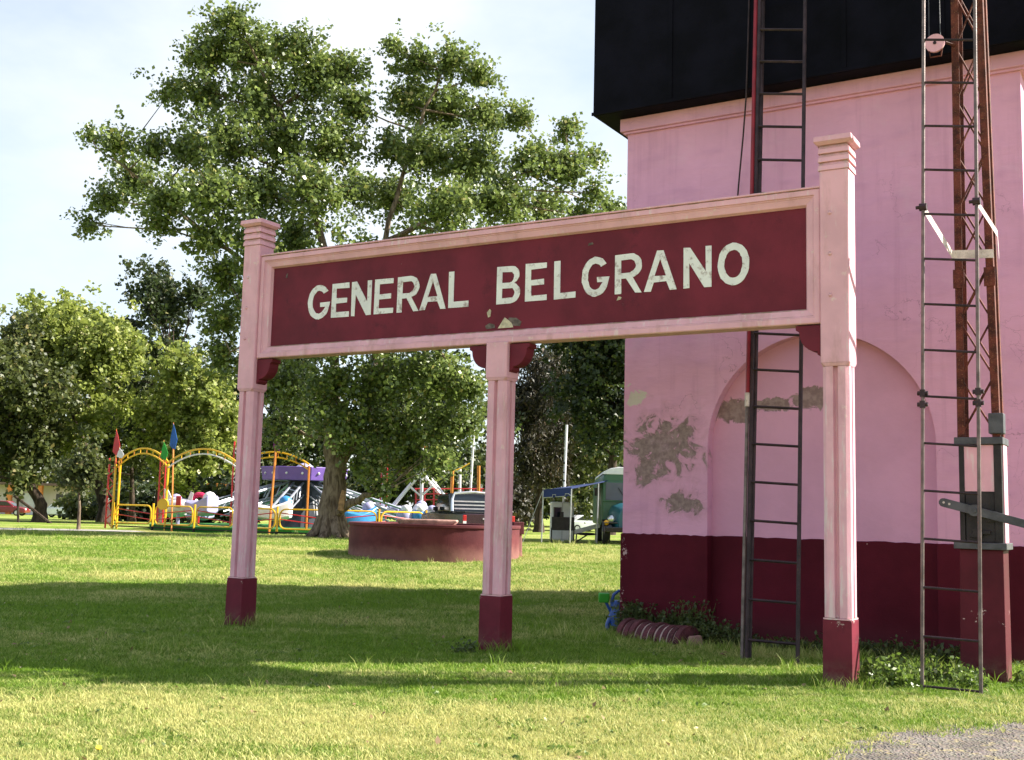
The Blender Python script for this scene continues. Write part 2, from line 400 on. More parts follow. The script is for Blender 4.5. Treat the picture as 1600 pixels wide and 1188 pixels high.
M_BARKD = bark_mat('dark_bark', (0.025, 0.018, 0.014), (0.075, 0.055, 0.042))

# ------------------------------------------------------------------ ground
def axis(lo, hi, near_lo, near_hi, step):
    a = list(np.arange(near_lo, near_hi + 1e-6, step)); s = step; q = near_hi
    while q < hi: s *= 1.35; q += s; a.append(min(q, hi))
    s = step; q = near_lo
    while q > lo: s *= 1.35; q -= s; a.insert(0, max(q, lo))
    return a
gx = axis(-2500, 2500, -30, 30, 1.0); gy = axis(-2500, 2500, 0, 110, 1.0)
gv = [(x, y, gz(x, y)) for y in gy for x in gx]; nx = len(gx)
gf = [(j * nx + i, j * nx + i + 1, (j + 1) * nx + i + 1, (j + 1) * nx + i) for j in range(len(gy) - 1) for i in range(nx - 1)]
gm = bpy.data.meshes.new('ground'); gm.from_pydata(gv, [], gf); gm.update()
for p in gm.polygons: p.use_smooth = True
ground = tag(link('ground', gm, None, M_GROUND), kind='structure')

# gravel patch in the corner nearest the camera
rng = np.random.default_rng(7); random.seed(7)
gravel_edge = [(1.9, 6.9), (2.05, 7.7), (2.45, 8.35), (2.95, 8.85), (3.5, 9.2), (4.2, 9.55), (5.0, 9.85), (6.2, 10.1)]
def in_gravel(x, y):
    ex = [p[0] for p in gravel_edge]; ey = [p[1] for p in gravel_edge]
    return (x > 1.9) & (y < np.interp(x, ex, ey))
edge = []
for (x0, y0), (x1, y1) in zip(gravel_edge[:-1], gravel_edge[1:]):
    for k in range(8):
        u = k / 8; edge.append((x0 + (x1 - x0) * u + random.uniform(-.05, .05), y0 + (y1 - y0) * u + random.uniform(-.06, .06)))
def gravel_mat():
    t = NT('gravel'); p = t.pos()
    v = t.n.new('ShaderNodeTexVoronoi'); v.inputs['Scale'].default_value = 42; t.l.new(p, v.inputs['Vector'])
    c = t.mix(t.ramp(t.noise(p, 2.5, 5), 0.3, 0.7), (0.100, 0.088, 0.076), (0.165, 0.145, 0.128))
    c = t.mix(0.10, c, v.outputs['Color'], 'SOFT_LIGHT')
    c = t.mix(t.math('MULTIPLY', t.ramp(t.noise(p, 7, 5, 0.7), 0.52, 0.66), 0.7), c, (0.30, 0.25, 0.12))
    return t.done(c, 0.9, t.bump(v.outputs['Distance'], 0.9, 0.02), 0, 0.2)
M_GRAVEL = gravel_mat()
mb = MB(); poly = edge + [(6.2, 10.1), (6.2, 4.0), (1.9, 4.0)]
mb.add([(x, y, 0.005) for x, y in poly], [tuple(range(len(poly)))])
tag(mb.build('gravel_path', M_GRAVEL), kind='structure')
mb = MB()
for i in range(2600):
    x = random.uniform(1.9, 5.6); y = random.uniform(6.8, 10.0)
    if not in_gravel(np.array(x), np.array(y - random.uniform(-.12, .2))): continue
    r = random.uniform(.006, .017); h = r * random.uniform(.5, .9); a = random.uniform(0, 6.28)
    pts = [(x + r * random.uniform(.7, 1.2) * math.cos(a + k * 1.257), y + r * random.uniform(.7, 1.2) * math.sin(a + k * 1.257), 0.004) for k in range(5)]
    top = (x + random.uniform(-.3, .3) * r, y + random.uniform(-.3, .3) * r, 0.005 + h)
    mb.add(pts + [top], [(k, (k + 1) % 5, 5) for k in range(5)])
peb = mb.build('pebbles', simple('pebble_stone', (0.145, 0.127, 0.112), 0.85, 0.4, 25, 0.2))
tag(peb, 'loose grey pebbles scattered over the gravel corner', 'pebbles', kind='stuff')
# paved strip on the far left of the lawn
mb = MB(); z = 0.405
pa = [at(-120, 826, 46.2), at(205, 829, 47.4), at(230, 833, 45.6), at(-120, 832, 43.0)]
mb.add([(p.x, p.y, gz(0, p.y) + 0.012) for p in pa], [(0, 1, 2, 3)])
tag(mb.build('path', simple('path_cement', (0.30, 0.28, 0.27), 0.9, 0.2, 1.2)), kind='structure')

# ------------------------------------------------------------------ station sign
SA, SX, SY = 0.5333, -3.4562, 14.9818
L_, M_, PW = 7.8566, 3.9349, 0.2874
sign = empty('station_sign', (SX, SY, 0), -SA, 'long pink framed station nameboard with white letters on three posts', 'sign')
def square(cx, cy, h): return [(cx - h, cy - h), (cx + h, cy - h), (cx + h, cy + h), (cx - h, cy + h)]
def chamfer(cx, cy, h, c):
    return [(cx - h + c, cy - h), (cx + h - c, cy - h), (cx + h, cy - h + c), (cx + h, cy + h - c), (cx + h - c, cy + h), (cx - h + c, cy + h), (cx - h, cy + h - c), (cx - h, cy - h + c)]
def fluted(cx, cy, h, c, gw, gd):
    """square section with chamfered corners and one round groove down each face"""
    out = []
    for k in range(4):
        a = k * math.pi / 2; ca, sa = math.cos(a), math.sin(a)
        loc = [(-h + c, -h)] + [(gw * math.cos(math.pi - math.pi * j / 6), -h + gd * math.sin(math.pi * j / 6)) for j in range(7)] + [(h - c, -h)]
        out += [(cx + x * ca - y * sa, cy + x * sa + y * ca) for x, y in loc]
    return out
def bracket_mesh(flip):
    prof = [(0, 0), (0.265, 0), (0.265, -0.045), (0.235, -0.06)]
    for j in range(7):
        a = j / 6 * math.pi / 2; prof.append((0.045 + 0.185 * math.cos(a), -0.07 - 0.20 * math.sin(a)))
    prof += [(0.045, -0.30), (0.0, -0.33)]
    return [(-x if flip else x, z) for x, z in prof]
def make_post(s, tall):
    cx, cy, h = s - PW / 2, PW / 2, PW / 2
    post = empty('post', (0, 0, 0)); post.parent = sign
    b = MB(); b.prism(square(cx, cy, h), -0.15, 0.632, square(cx, cy, h - 0.004))
    b.build('base_block', M_MAROON, post, bevel=0.008)
    g = MB(); hs = h - 0.012
    n = len(fluted(cx, cy, hs, .036, .024, .048))
    g.prism(chamfer(cx, cy, h - 0.004, .02), 0.634, 0.650)
    g.prism(fluted(cx, cy, hs, .036, .024, .048), 0.651, 3.105)
    if tall:
        g.prism(chamfer(cx, cy, hs, .036), 3.106, 3.14, chamfer(cx, cy, h, .012))
        g.prism(chamfer(cx, cy, h, .012), 3.1405, 5.10)
    else:
        g.prism(chamfer(cx, cy, hs, .036), 3.106, 3.14, chamfer(cx, cy, h, .012))
        g.prism(chamfer(cx, cy, h, .012), 3.1405, 3.555)
    g.build('shaft', M_PINK, post, bevel=0.004)
    if tall:
        c = MB()
        for k in range(3):
            z0 = 5.102 + k * 0.088
            c.prism(square(cx, cy, h + .012), z0, z0 + .055, square(cx, cy, h + .006))
            c.prism(square(cx, cy, h + .006), z0 + .0555, z0 + .0875, square(cx, cy, h - .012))
        c.prism(square(cx, cy, h + .012), 5.367, 5.395, square(cx, cy, h + .048))
        c.prism(square(cx, cy, h + .048), 5.3955, 5.452, square(cx, cy, h + .042))
        c.prism(square(cx, cy, h + .03), 5.4525, 5.485, square(cx, cy, h - .07))
        c.build('capital', M_PINK, post, bevel=0.005)
        for z in (3.82, 4.24, 4.66):
            d = MB(); d.ball((cx - .04, -.002, z), (.020, .016, .020), 8, 5); d.build('bolt', M_PINK, post, True)
    return post
make_post(0, True); make_post(M_, False); make_post(L_, True)
for s, flip in ((0.0, False), (M_ - PW, True), (M_, False), (L_ - PW, True)):
    b = MB(); prof = bracket_mesh(flip); b.slab([(s + x * 1.0 + (-.001 if flip else .001), 3.535 + z) for x, z in prof], 0.06, 0.235)
    b.build('bracket', M_MAROON, sign, bevel=0.006)
# frame: stepped moulding swept round the opening, then the panel in its recess
x0, x1, z0, z1 = 0.001, L_ - PW - 0.001, 3.5465, 4.94
fr = MB()
prof = [(0.0, 0.245), (0.0, 0.045), (0.012, 0.035), (0.066, 0.035), (0.068, 0.052), (0.082, 0.052), (0.084, 0.060), (0.150, 0.082), (0.168, 0.120), (0.168, 0.245)]
secs = []
for (cx, cz, sx, sz) in ((x0, z0, 1, 1), (x1, z0, -1, 1), (x1, z1, -1, -1), (x0, z1, 1, -1)):
    secs.append([(cx + sx * o, y, cz + sz * o) for o, y in prof])
nps = len(prof)
fv = [p for s_ in secs for p in s_]; ff = []
for k in range(4):
    for j in range(nps):
        ff.append((k * nps + j, k * nps + (j + 1) % nps, ((k + 1) % 4) * nps + (j + 1) % nps, ((k + 1) % 4) * nps + j))
fr.add(fv, ff)
fr.build('frame', M_PINK, sign, bevel=0.003)
cap = MB(); cap.bx(x0 + .0, x1, 0.025, 0.255, z1 + .001, z1 + .022); cap.build('weather_strip', M_PINK, sign, bevel=0.006)
pan = MB(); pan.bx(x0 + .165, x1 - .165, 0.125, 0.225, z0 + .165, z1 - .165); pan.build('panel', M_MAROON, sign)
# lettering, each letter cut from one outline
T = 0.172
def arc(cx, cy, rx, ry, a0, a1, n=14): return [(cx + rx * math.cos(math.radians(a0 + (a1 - a0) * i / n)), cy + ry * math.sin(math.radians(a0 + (a1 - a0) * i / n))) for i in range(n + 1)]
def glyph(ch, w):
    t = T
    if ch == 'E': return [[(0, 0), (w, 0), (w, t * .9), (t, t * .9), (t, .42), (w * .86, .42), (w * .86, .42 + t * .85), (t, .42 + t * .85), (t, 1 - t * .9), (w * .97, 1 - t * .9), (w * .97, 1), (0, 1)]]
    if ch == 'L': return [[(0, 0), (w, 0), (w, t * .95), (t, t * .95), (t, 1), (0, 1)]]
    if ch == 'N': return [[(0, 0), (t * .85, 0), (t * .85, .62), (w - t, 0), (w, 0), (w, 1), (w - t * .85, 1), (w - t * .85, .38), (t, 1), (0, 1)]]
    if ch == 'A': return [[(0, 0), (t * 1.05, 0), (t * 1.05 + .10 * w, .22), (w - t * 1.05 - .10 * w, .22), (w - t * 1.05, 0), (w, 0), (w * .60, 1), (w * .40, 1)], [(w * .5 - .175 * w, .37), (w * .5, .79), (w * .5 + .175 * w, .37)]]
    if ch == 'O': return [arc(w / 2, .5, w / 2, .51, 0, 345, 30), arc(w / 2, .5, w / 2 - t, .51 - t, 0, 345, 30)]
    if ch == 'G': return [arc(w * .5, .5, w * .5, .51, 38, 325, 26) + [(w, .48), (w * .56, .48), (w * .56, .48 - t * .75), (w - t * 1.02, .48 - t * .75)] + arc(w * .5, .5, w * .5 - t, .51 - t, 318, 45, 24)]
    if ch == 'R': return [[(0, 0), (t, 0), (t, .38), (w * .42, .38), (w - t * 1.05, 0), (w, 0), (w * .66, .41)] + arc(w - .31, .70, .31, .30, -75, 90, 12) + [(0, 1)], [(t, .38 + t * .85), (w - .31, .38 + t * .85)] + arc(w - .31, .70, .31 - t, .30 - t * .85, -88, 90, 8) + [(t, 1 - t * .85)]]
    if ch == 'B': return [[(0, 0), (w - .29, 0)] + arc(w - .28, .275, .28, .275, -90, 70, 12) + arc(w - .30, .76, .27, .24, -60, 90, 10) + [(0, 1)],
                          [(t, t * .85), (w - .29, t * .85)] + arc(w - .28, .275, .28 - t, .275 - t * .85, -88, 88, 8) + [(t, .55 - t * .85)], [(t, .56), (w - .31, .56)] + arc(w - .30, .70, .27 - t * .95, .14, -88, 88, 8) + [(t, 1 - t * .85)]]
LET = [('G', .788, 1.165), ('E', 1.19, 1.482), ('N', 1.514, 1.835), ('E', 1.884, 2.184), ('R', 2.243, 2.575), ('A', 2.586, 2.976), ('L', 3.013, 3.309),
       ('B', 3.70, 4.022), ('E', 4.092, 4.382), ('L', 4.474, 4.756), ('G', 4.83, 5.175), ('R', 5.246, 5.575), ('A', 5.60, 5.985), ('N', 6.065, 6.38), ('O', 6.448, 6.80)]
for i, (ch, a, b) in enumerate(LET):
    h = 0.448; w = (b - a) / h
    cu = bpy.data.curves.new('letter', 'CURVE'); cu.dimensions = '2D'; cu.fill_mode = 'FRONT' if hasattr(cu, 'fill_mode') else cu.fill_mode
    cu.fill_mode = 'BOTH'; cu.extrude = 0.0025
    rr = random.Random(i)
    for ol in glyph(ch, w):
        s_ = cu.splines.new('POLY'); s_.points.add(len(ol) - 1); s_.use_cyclic_u = True
        for k, (x, y) in enumerate(ol): s_.points[k].co = (x * h + rr.uniform(-.004, .004), y * h + rr.uniform(-.004, .004), 0, 1)
    tmp = bpy.data.objects.new('letter', cu); COL.objects.link(tmp)
    me = bpy.data.meshes.new_from_object(tmp.evaluated_get(bpy.context.evaluated_depsgraph_get()))
    bpy.data.objects.remove(tmp); bpy.data.curves.remove(cu)
    me.transform(Matrix.Translation((a, 0.1222, 4.031)) @ Matrix.Rotation(math.pi / 2, 4, 'X'))
    me.materials.clear()
    me.name = 'letter'; link('letter', me, sign, M_LETTER)
def flake(x, z, pts, m, y=0.121):
    b = MB(); b.slab([(x + p[0], z + p[1]) for p in pts], y, 0.126); b.build('peeled_patch', m, sign)
flake(3.83, 3.74, [(-.10, 0), (.11, 0), (.09, .05), (.03, .10), (-.01, .125), (-.05, .07)], M_CHIP, .1195)
flake(3.83, 3.74, [(.10, .02), (.2, .01), (.22, .06), (.15, .11), (.05, .12), (.04, .10), (.09, .055)], M_CHIPDARK)
flake(3.83, 3.74, [(-.26, .0), (-.14, .01), (-.15, .05), (-.22, .07), (-.28, .04)], M_CHIPDARK)
flake(3.83, 3.74, [(-.24, .14), (-.21, .15), (-.20, .22), (-.22, .24), (-.26, .20)], M_CHIP)
flake(5.27, 3.96, [(0, 0), (.05, .01), (.06, .035), (.02, .045)], M_CHIP)
flake(4.90, 4.62, [(0, 0), (.07, .012), (.06, .035), (.01, .03)], M_CHIPDARK)
flake(0.38, 4.63, [(0, 0), (.03, .0), (.035, .06), (.015, .05)], M_CHIPDARK)

# ------------------------------------------------------------------ water tower
TA, TX, TY, TW, TD = 0.5441, 1.5515, 15.4654, 5.0976, 8.6
HM, HC, HT = 1.343, 6.95, 7.09
tower = empty('water_tower', (TX, TY, 0), -TA, 'square pink water tower with maroon plinth and black tank', 'tower')
AX0, AX1, AZ, AR, ADEP = 1.215, 4.075, 2.50, 1.43, 0.17
arch_pts = [(AX1 - AR + AR * math.cos(math.pi * k / 40), AZ + AR * math.sin(math.pi * k / 40)) for k in range(41)]   # right to left
rw = random.Random(3)
def jag(xa, xb, n=26): return [(xa + (xb - xa) * k / n, HM + rw.uniform(-.007, .007)) for k in range(n + 1)]
w = MB()
outer = [(0, HM - .01), (AX0, HM - .01)] + arch_pts[::-1] + [(AX1, HM - .01), (TW, HM - .01), (TW, HC), (0, HC)]
w.add([(x, 0, z) for x, z in outer], [tuple(range(len(outer)))])
rev = [(AX0, HM - .01)] + arch_pts[::-1] + [(AX1, HM - .01)]
n = len(rev)
w.add([(x, 0, z) for x, z in rev] + [(x, ADEP, z) for x, z in rev], [(i, i + 1, n + i + 1, n + i) for i in range(n - 1)])
w.add([(0, 0, HM - .01), (0, TD, HM - .01), (0, TD, HC), (0, 0, HC)], [(0, 1, 2, 3)])
w.add([(TW, 0, HM - .01), (TW, TD, HM - .01), (TW, TD, HC), (TW, 0, HC)], [(3, 2, 1, 0)])
w.add([(0, TD, HM - .01), (TW, TD, HM - .01), (TW, TD, HC), (0, TD, HC)], [(0, 1, 2, 3)])
w.build('wall', M_TWALL, tower)
nb = MB(); nb.add([(x, ADEP, z) for x, z in rev], [tuple(range(len(rev)))]); nb.build('arched_niche', M_NICHE, tower)
pl = MB(); E_ = 0.022
def plinth_piece(xa, xb, y0, y1): pl.slab([(xa, -.1), (xb, -.1)] + jag(xa, xb)[::-1], y0, y1)
plinth_piece(-E_, AX0 + .012, -E_, 0.3); plinth_piece(AX1 - .012, TW + E_, -E_, 0.3); plinth_piece(AX0 - .05, AX1 + .05, ADEP - E_, 0.35)
pl.bx(-E_, 0.3, 0.301, TD + E_, -.1, HM); pl.bx(TW - .3, TW + E_, 0.301, TD + E_, -.1, HM); pl.bx(.301, TW - .301, TD - .3, TD + E_, -.1, HM)
pl.build('plinth', M_TMAR, tower, bevel=0.012)
co = MB(); co.bx(-.085, TW + .085, -.085, TD + .085, HC, HC + .185); co.build('cornice', M_TWALL, tower, bevel=0.012)
cl = MB(); cl.bx(-.045, TW + .045, -.045, TD + .045, HC - .03, HC - .001); cl.build('fillet', M_TWALL, tower)
OV = 0.37
tk = MB(); tk.bx(-OV, TW + OV, -OV, TD + OV, HC + .187, 11.6); tank = tk.build('tank', M_TANK, tower, bevel=0.015)
for k in range(1, 5):
    r = MB(); x = -OV + k * (TW + 2 * OV) / 5
    r.bx(x - .03, x + .03, -OV - .014, -OV - .001, HC + .24, 11.55); r.build('tank_seam', M_TANK, tank)
r = MB(); r.bx(-OV - .012, TW + OV + .012, -OV - .02, -OV - .001, HC + .19, HC + .235); r.build('tank_flange', M_TANK, tank)
def wallpt(px, py, t):
    """pixel to tower-local point on the plane y = t"""
    r = ray(px, py); e = Vector((math.sin(TA), math.cos(TA), 0)); d = Vector((math.cos(TA), -math.sin(TA), 0)); o = Vector((TX, TY, 0)) + e * t
    k = ((o - Vector((0, 0, EYE))).dot(e)) / r.dot(e); q = Vector((0, 0, EYE)) + r * k
    return Vector(((q - o).dot(d), t, q.z))
cb = MB(); cpts = [wallpt(1172, -60, -.40), wallpt(1169, 60, -.40), wallpt(1166, 150, -.395), wallpt(1161, 215, -.25), wallpt(1154, 290, -.06), wallpt(1150, 340, -.03), wallpt(1148, 420, -.02)]
cb.tube(cpts, .011, 6); cb.build('cable', M_IRON, tower, True)

# ------------------------------------------------------------------ ladder leaning on the tank
def ladder(name, label, base_l, base_r, top_l, top_r, rungs, rr_, rail_m, group=None, parent=None, rung_m=None):
    o = Vector(base_l) * .5 + Vector(base_r) * .5
    if parent is None: root = empty(name, o, 0, label, 'ladder'); off = o
    else: root = empty(name, (0, 0, 0)); root.parent = parent; off = Vector((0, 0, 0))
    for a, b in ((base_l, top_l), (base_r, top_r)):
        m = MB(); m.tube([Vector(a) - off, (Vector(a) * .5 + Vector(b) * .5) - off, Vector(b) - off], rr_, 8); m.build('rail', rail_m, root, True)
    for k in rungs:
        pl_ = Vector(base_l).lerp(Vector(top_l), k) - off; pr_ = Vector(base_r).lerp(Vector(top_r), k) - off
        m = MB(); m.tube([pl_, pr_], rr_ * .72, 6); m.build('rung', rung_m or rail_m, root, True)
    return root
def tower_world(p): return Vector((TX, TY, 0)) + Vector((math.cos(TA), -math.sin(TA), 0)) * p[0] + Vector((math.sin(TA), math.cos(TA), 0)) * p[1] + Vector((0, 0, p[2]))
tl = tower_world(wallpt(1187, 0, -.55)); trr = tower_world(wallpt(1258, 0, -.55))
bl, br = Vector((2.71, 12.96, 0.0)), Vector((3.21, 12.66, 0.0))
ext = 1.22
tl2, tr2 = bl + (tl - bl) * ext, br + (trr - br) * ext
zt = tl2.z
ladder('ladder', 'dark iron ladder leaning against the black tank, left of the nameboard end', bl, br, tl2, tr2, [(0.225 + .446 * k) / zt for k in range(int(zt / .446))], .024, M_IRON)
pd = (tl - bl); side = (bl - br).normalized()
pipe = empty('riser_pipe', bl + side * .05, 0, 'upright pipe painted red on its upper part beside the dark ladder', 'pipe')
m = MB(); m.tube([(0, 0, 0), tuple(pd * .36)], .022, 8); m.build('lower_pipe', M_STEEL, pipe, True)
m = MB(); m.tube([tuple(pd * .361), tuple(pd * 1.22)], .026, 8); m.build('upper_pipe', M_REDPIPE, pipe, True)
m = MB(); m.tube([tuple(pd * .352), tuple(pd * .372)], .034, 8); m.build('coupling', M_WHITEIRON, pipe, True)
pipe2 = empty('downpipe', bl - side * .055 + Vector((0, .06, 0)), 0, 'straight black pipe running up right behind the ladder rail', 'pipe')
m = MB(); m.tube([(0, 0, 0), tuple(pd * .6), tuple(pd * 1.22)], [.018, .03, .034], 8); m.build('pipe_run', M_IRON, pipe2, True)

# ------------------------------------------------------------------ semaphore mast with its own ladder
MA = 0.54
mx_, my_ = 5.00, 11.50
dv, ev = Vector((math.cos(MA), -math.sin(MA), 0)), Vector((math.sin(MA), math.cos(MA), 0))
mast = empty('signal_mast', (mx_, my_, 0), -MA, 'rusty lattice signal mast on maroon pedestal with steel ladder', 'signal mast')
m = MB(); m.prism([(-.44, 0), (0, 0), (0, .40), (-.44, .40)], -.1, 1.33, [(-.42, .01), (-.005, .01), (-.005, .39), (-.42, .39)]); m.build('pedestal', sign_maroon('pedestal_maroon_paint', 0.65), mast, bevel=.01)
m = MB(); m.bx(-.47, .035, -.035, .43, 1.331, 1.40); m.build('collar', M_GREYIRON, mast, bevel=.006)
m = MB(); m.bx(-.41, -.36, 0, .06, 1.401, 2.40); m.bx(-.075, -.0, 0, .07, 1.401, 2.40); m.bx(-.41, -.36, .33, .39, 1.401, 2.40); m.bx(-.06, -.0, .33, .39, 1.401, 2.40); m.build('casing_frame', M_BLACKIRON, mast, bevel=.004)
m = MB(); m.bx(-.359, -.076, .012, .37, 1.92, 2.395); m.build('casing_panel', M_PINK, mast)
m = MB(); m.bx(-.012, .012, .071, .329, 1.402, 2.40); m.build('side_panel', M_PINK, mast)
m = MB(); m.bx(-.357, -.077, .02, .36, 1.402, 1.918)
for k in range(9): m.box((random.uniform(-.33, -.1), .012, random.uniform(1.45, 1.88)), (random.uniform(.04, .1), random.uniform(.03, .06), random.uniform(.03, .09)))
m.build('mechanism', M_BLACKIRON, mast, bevel=.004)
m = MB(); m.bx(-.45, .02, -.025, .42, 2.401, 2.475); m.build('head_collar', M_GREYIRON, mast, bevel=.006)
m = MB(); m.bx(-.115, .03, -.02, .14, 2.51, 2.72); m.build('relay_box', M_GREYIRON, mast, bevel=.008)
m = MB()
ly = -.06
lp = [(-.56, 1.80), (.42, 1.545)]
th = math.atan2(lp[1][1] - lp[0][1], lp[1][0] - lp[0][0]); ln = math.hypot(lp[1][0] - lp[0][0], lp[1][1] - lp[0][1])
prof = [(0, -.045)] + [(ln, -.04), (ln, .04), (0, .045)] + [(-.045 * math.sin(math.pi * k / 6), .045 * math.cos(math.pi * k / 6)) for k in range(1, 6)]
m.slab([(lp[0][0] + x * math.cos(th) - z * math.sin(th), lp[0][1] + x * math.sin(th) + z * math.cos(th)) for x, z in prof], ly, ly + .022)
lev = m.build('lever', M_GREYIRON, mast, bevel=.003)
for q in ((-.555, 1.80), (-.50, 1.785)):
    m = MB(); m.disc((q[0], ly - .002, q[1]), (0, 1, 0), .012, .006, 10); m.build('pin', M_WHITEIRON, lev)
m = MB(); m.disc((-.26, -.03, 1.725), (0, 1, 0), .06, .09, 14); m.disc((-.26, -.08, 1.725), (0, 1, 0), .025, .04, 10); m.build('pivot', M_GREYIRON, mast, True)
MZ = 9.4
def leg_x(side, z): return (-.385 + .035 * (z - 2.4) / 7) if side < 0 else (-.045 - .10 * (z - 2.4) / 7)
for side in (-1, 1):
    for y in (.02, .27):
        m = MB(); xa, xb = leg_x(side, 2.476), leg_x(side, MZ); s_ = -side
        for (dx, wx, dy, wy) in ((0, .075, 0, .012), (0 if side < 0 else .063, .012, .013, .07)):
            secs = []
            for (x, z) in ((xa, 2.476), (xb, MZ)):
                X = x - .0375 + dx
                secs.append([(X, y + dy, z), (X + wx, y + dy, z), (X + wx, y + dy + wy, z), (X, y + dy + wy, z)])
            m.loft(secs)
        m.build('leg', M_RUST, mast)
    m = MB(); x = leg_x(side, 4.3); m.bx(x - .055, x + .055, .005, .019, 4.05, 4.25); m.build('splice_plate', M_RUST, mast)
z = 2.5; k = 0
while z < MZ - .8:
    for y, ph in ((.035, 0), (.29, 1)):
        for sgn in ((0, 1) if ph == 0 else (k % 2,)):
            za, zb = z + .10 * ph, z + .10 * ph + .60
            a_ = (leg_x(-1, za), y + sgn * .014, za); b_ = (leg_x(1, zb), y + sgn * .014, zb)
            if sgn: a_ = (leg_x(1, za), y + .014, za); b_ = (leg_x(-1, zb), y + .014, zb)
            m = MB(); m.tube([a_, b_], .011, 5); m.build('lattice_bar', M_RUST, mast)
    z += .60; k += 1
# ladder: parallel to the mast's face, tied to it by white straps
def mast_local(px, py, t):
    r = ray(px, py); o = Vector((mx_, my_, 0)) + ev * t
    kk = ((o - Vector((0, 0, EYE))).dot(ev)) / r.dot(ev); q = Vector((0, 0, EYE)) + r * kk
    return Vector(((q - o).dot(dv), t, q.z))
def to_local(x, y, z):
    q = Vector((x, y, z)) - Vector((mx_, my_, 0)); return Vector((q.dot(dv), q.dot(ev), z))
lbl, lbr = mast_local(1441, 1092, -1.0), mast_local(1533, 1094, -1.0)
lbl.z = lbr.z = 0
ltl, ltr = mast_local(1443, 0, -.75), mast_local(1523, 0, -.75)
kx = 1.25
ltl, ltr = lbl + (ltl - lbl) * kx, lbr + (ltr - lbr) * kx
lad = ladder('ladder', None, lbl, lbr, ltl, ltr, [(.05 + .462 * j) / ltl.z for j in range(int(ltl.z / .462))], .018, M_STEEL, parent=mast, rung_m=M_IRON)
def strap(pts, wd):
    m = MB(); secs = []
    for p in pts: secs.append([(p[0], p[1] - .006, p[2] - wd), (p[0], p[1] + .006, p[2] - wd), (p[0], p[1] + .006, p[2] + wd), (p[0], p[1] - .006, p[2] + wd)])
    m.loft(secs); return m
zl = lambda a, b, z: a.lerp(b, z / b.z)
zb_ = 4.62
pL = zl(lbl, ltl, zb_ + .12); pR = zl(lbr, ltr, zb_ + .12)
strap([tuple(pL), (-.42, -.06, zb_ - .22), (-.02, -.03, zb_ - .24)], .045).build('strap', M_WHITEIRON, mast)
strap([tuple(pR), (.03, -.1, zb_ - .05), (.02, .05, zb_ - .25)], .035).build('strap', M_WHITEIRON, mast)
for p in (pL, pR):
    m = MB(); m.disc((p.x, p.y, p.z), (1, 0, 0), .04, .07, 8); m.disc((p.x - .045, p.y, p.z), (1, 0, 0), .018, .05, 8); m.build('clamp', M_IRON, mast)
for a_, b_ in ((lbl, ltl), (lbr, ltr)):
    for z in (2.74, 2.85):
        p = zl(a_, b_, z); m = MB(); m.disc((p.x, p.y, p.z), (1, 0, 0), .022, .10, 8); m.box((p.x, p.y, p.z), (.05, .05, .07)); m.build('clamp', M_IRON, mast)
pc = mast_local(1461, 68, -.12)
pul = MB(); pul.disc(tuple(pc), (0, 1, 0), .10, .035, 22); pulley = pul.build('pulley', M_PINK, mast, True)
m = MB(); m.disc((pc.x, pc.y - .02, pc.z), (0, 1, 0), .018, .012, 10); m.build('hub', M_IRON, pulley)
m = MB(); m.tube([(pc.x - .06, pc.y, pc.z - .08), (pc.x - .05, pc.y, pc.z - .15), (pc.x + .06, pc.y, pc.z - .15), (pc.x + .07, pc.y, pc.z - .08)], .009, 6); m.build('pulley_guard', M_RUST, pulley)
m = MB(); m.tube([(pc.x + .1, pc.y + .02, pc.z), (leg_x(-1, pc.z), .03, pc.z)], .016, 6); m.build('pulley_arm', M_RUST, mast)
for dx in (-.06, .055):
    m = MB(); m.tube([(pc.x + dx, pc.y, pc.z + .07), (pc.x + dx * .7, pc.y, MZ)], .005, 5); m.build('wire', M_GREYIRON, mast)

# ------------------------------------------------------------------ trees
def leaf_mesh(name, centres, normals_bias, size, seed, mat, parent, aspect=0.85, droop=0.0):
    r = np.random.default_rng(seed); n = len(centres)
    d = r.normal(size=(n, 3)) ; d[:, 2] -= droop; d /= np.linalg.norm(d, axis=1)[:, None]
    nb = r.normal(size=(n, 3)) + normals_bias; side = np.cross(d, nb); side /= np.linalg.norm(side, axis=1)[:, None] + 1e-9
    nn = np.cross(side, d)
    s = size * r.uniform(0.5, 1.45, size=(n, 1))
    w_ = s * aspect * 0.5
    V = np.stack([centres - d * s * .5, centres + side * w_ + nn * s * .10, centres + d * s * .5, centres - side * w_ + nn * s * .10], axis=1).reshape(-1, 3)
    me = bpy.data.meshes.new(name)
    me.vertices.add(4 * n); me.vertices.foreach_set('co', V.astype(np.float32).ravel())
    idx = np.arange(4 * n, dtype=np.int32)
    me.loops.add(4 * n); me.loops.foreach_set('vertex_index', idx)
    me.polygons.add(n); me.polygons.foreach_set('loop_start', np.arange(0, 4 * n, 4, dtype=np.int32)); me.polygons.foreach_set('loop_total', np.full(n, 4, dtype=np.int32))
    me.update(calc_edges=True); me.validate()
    return link(name, me, parent, mat)

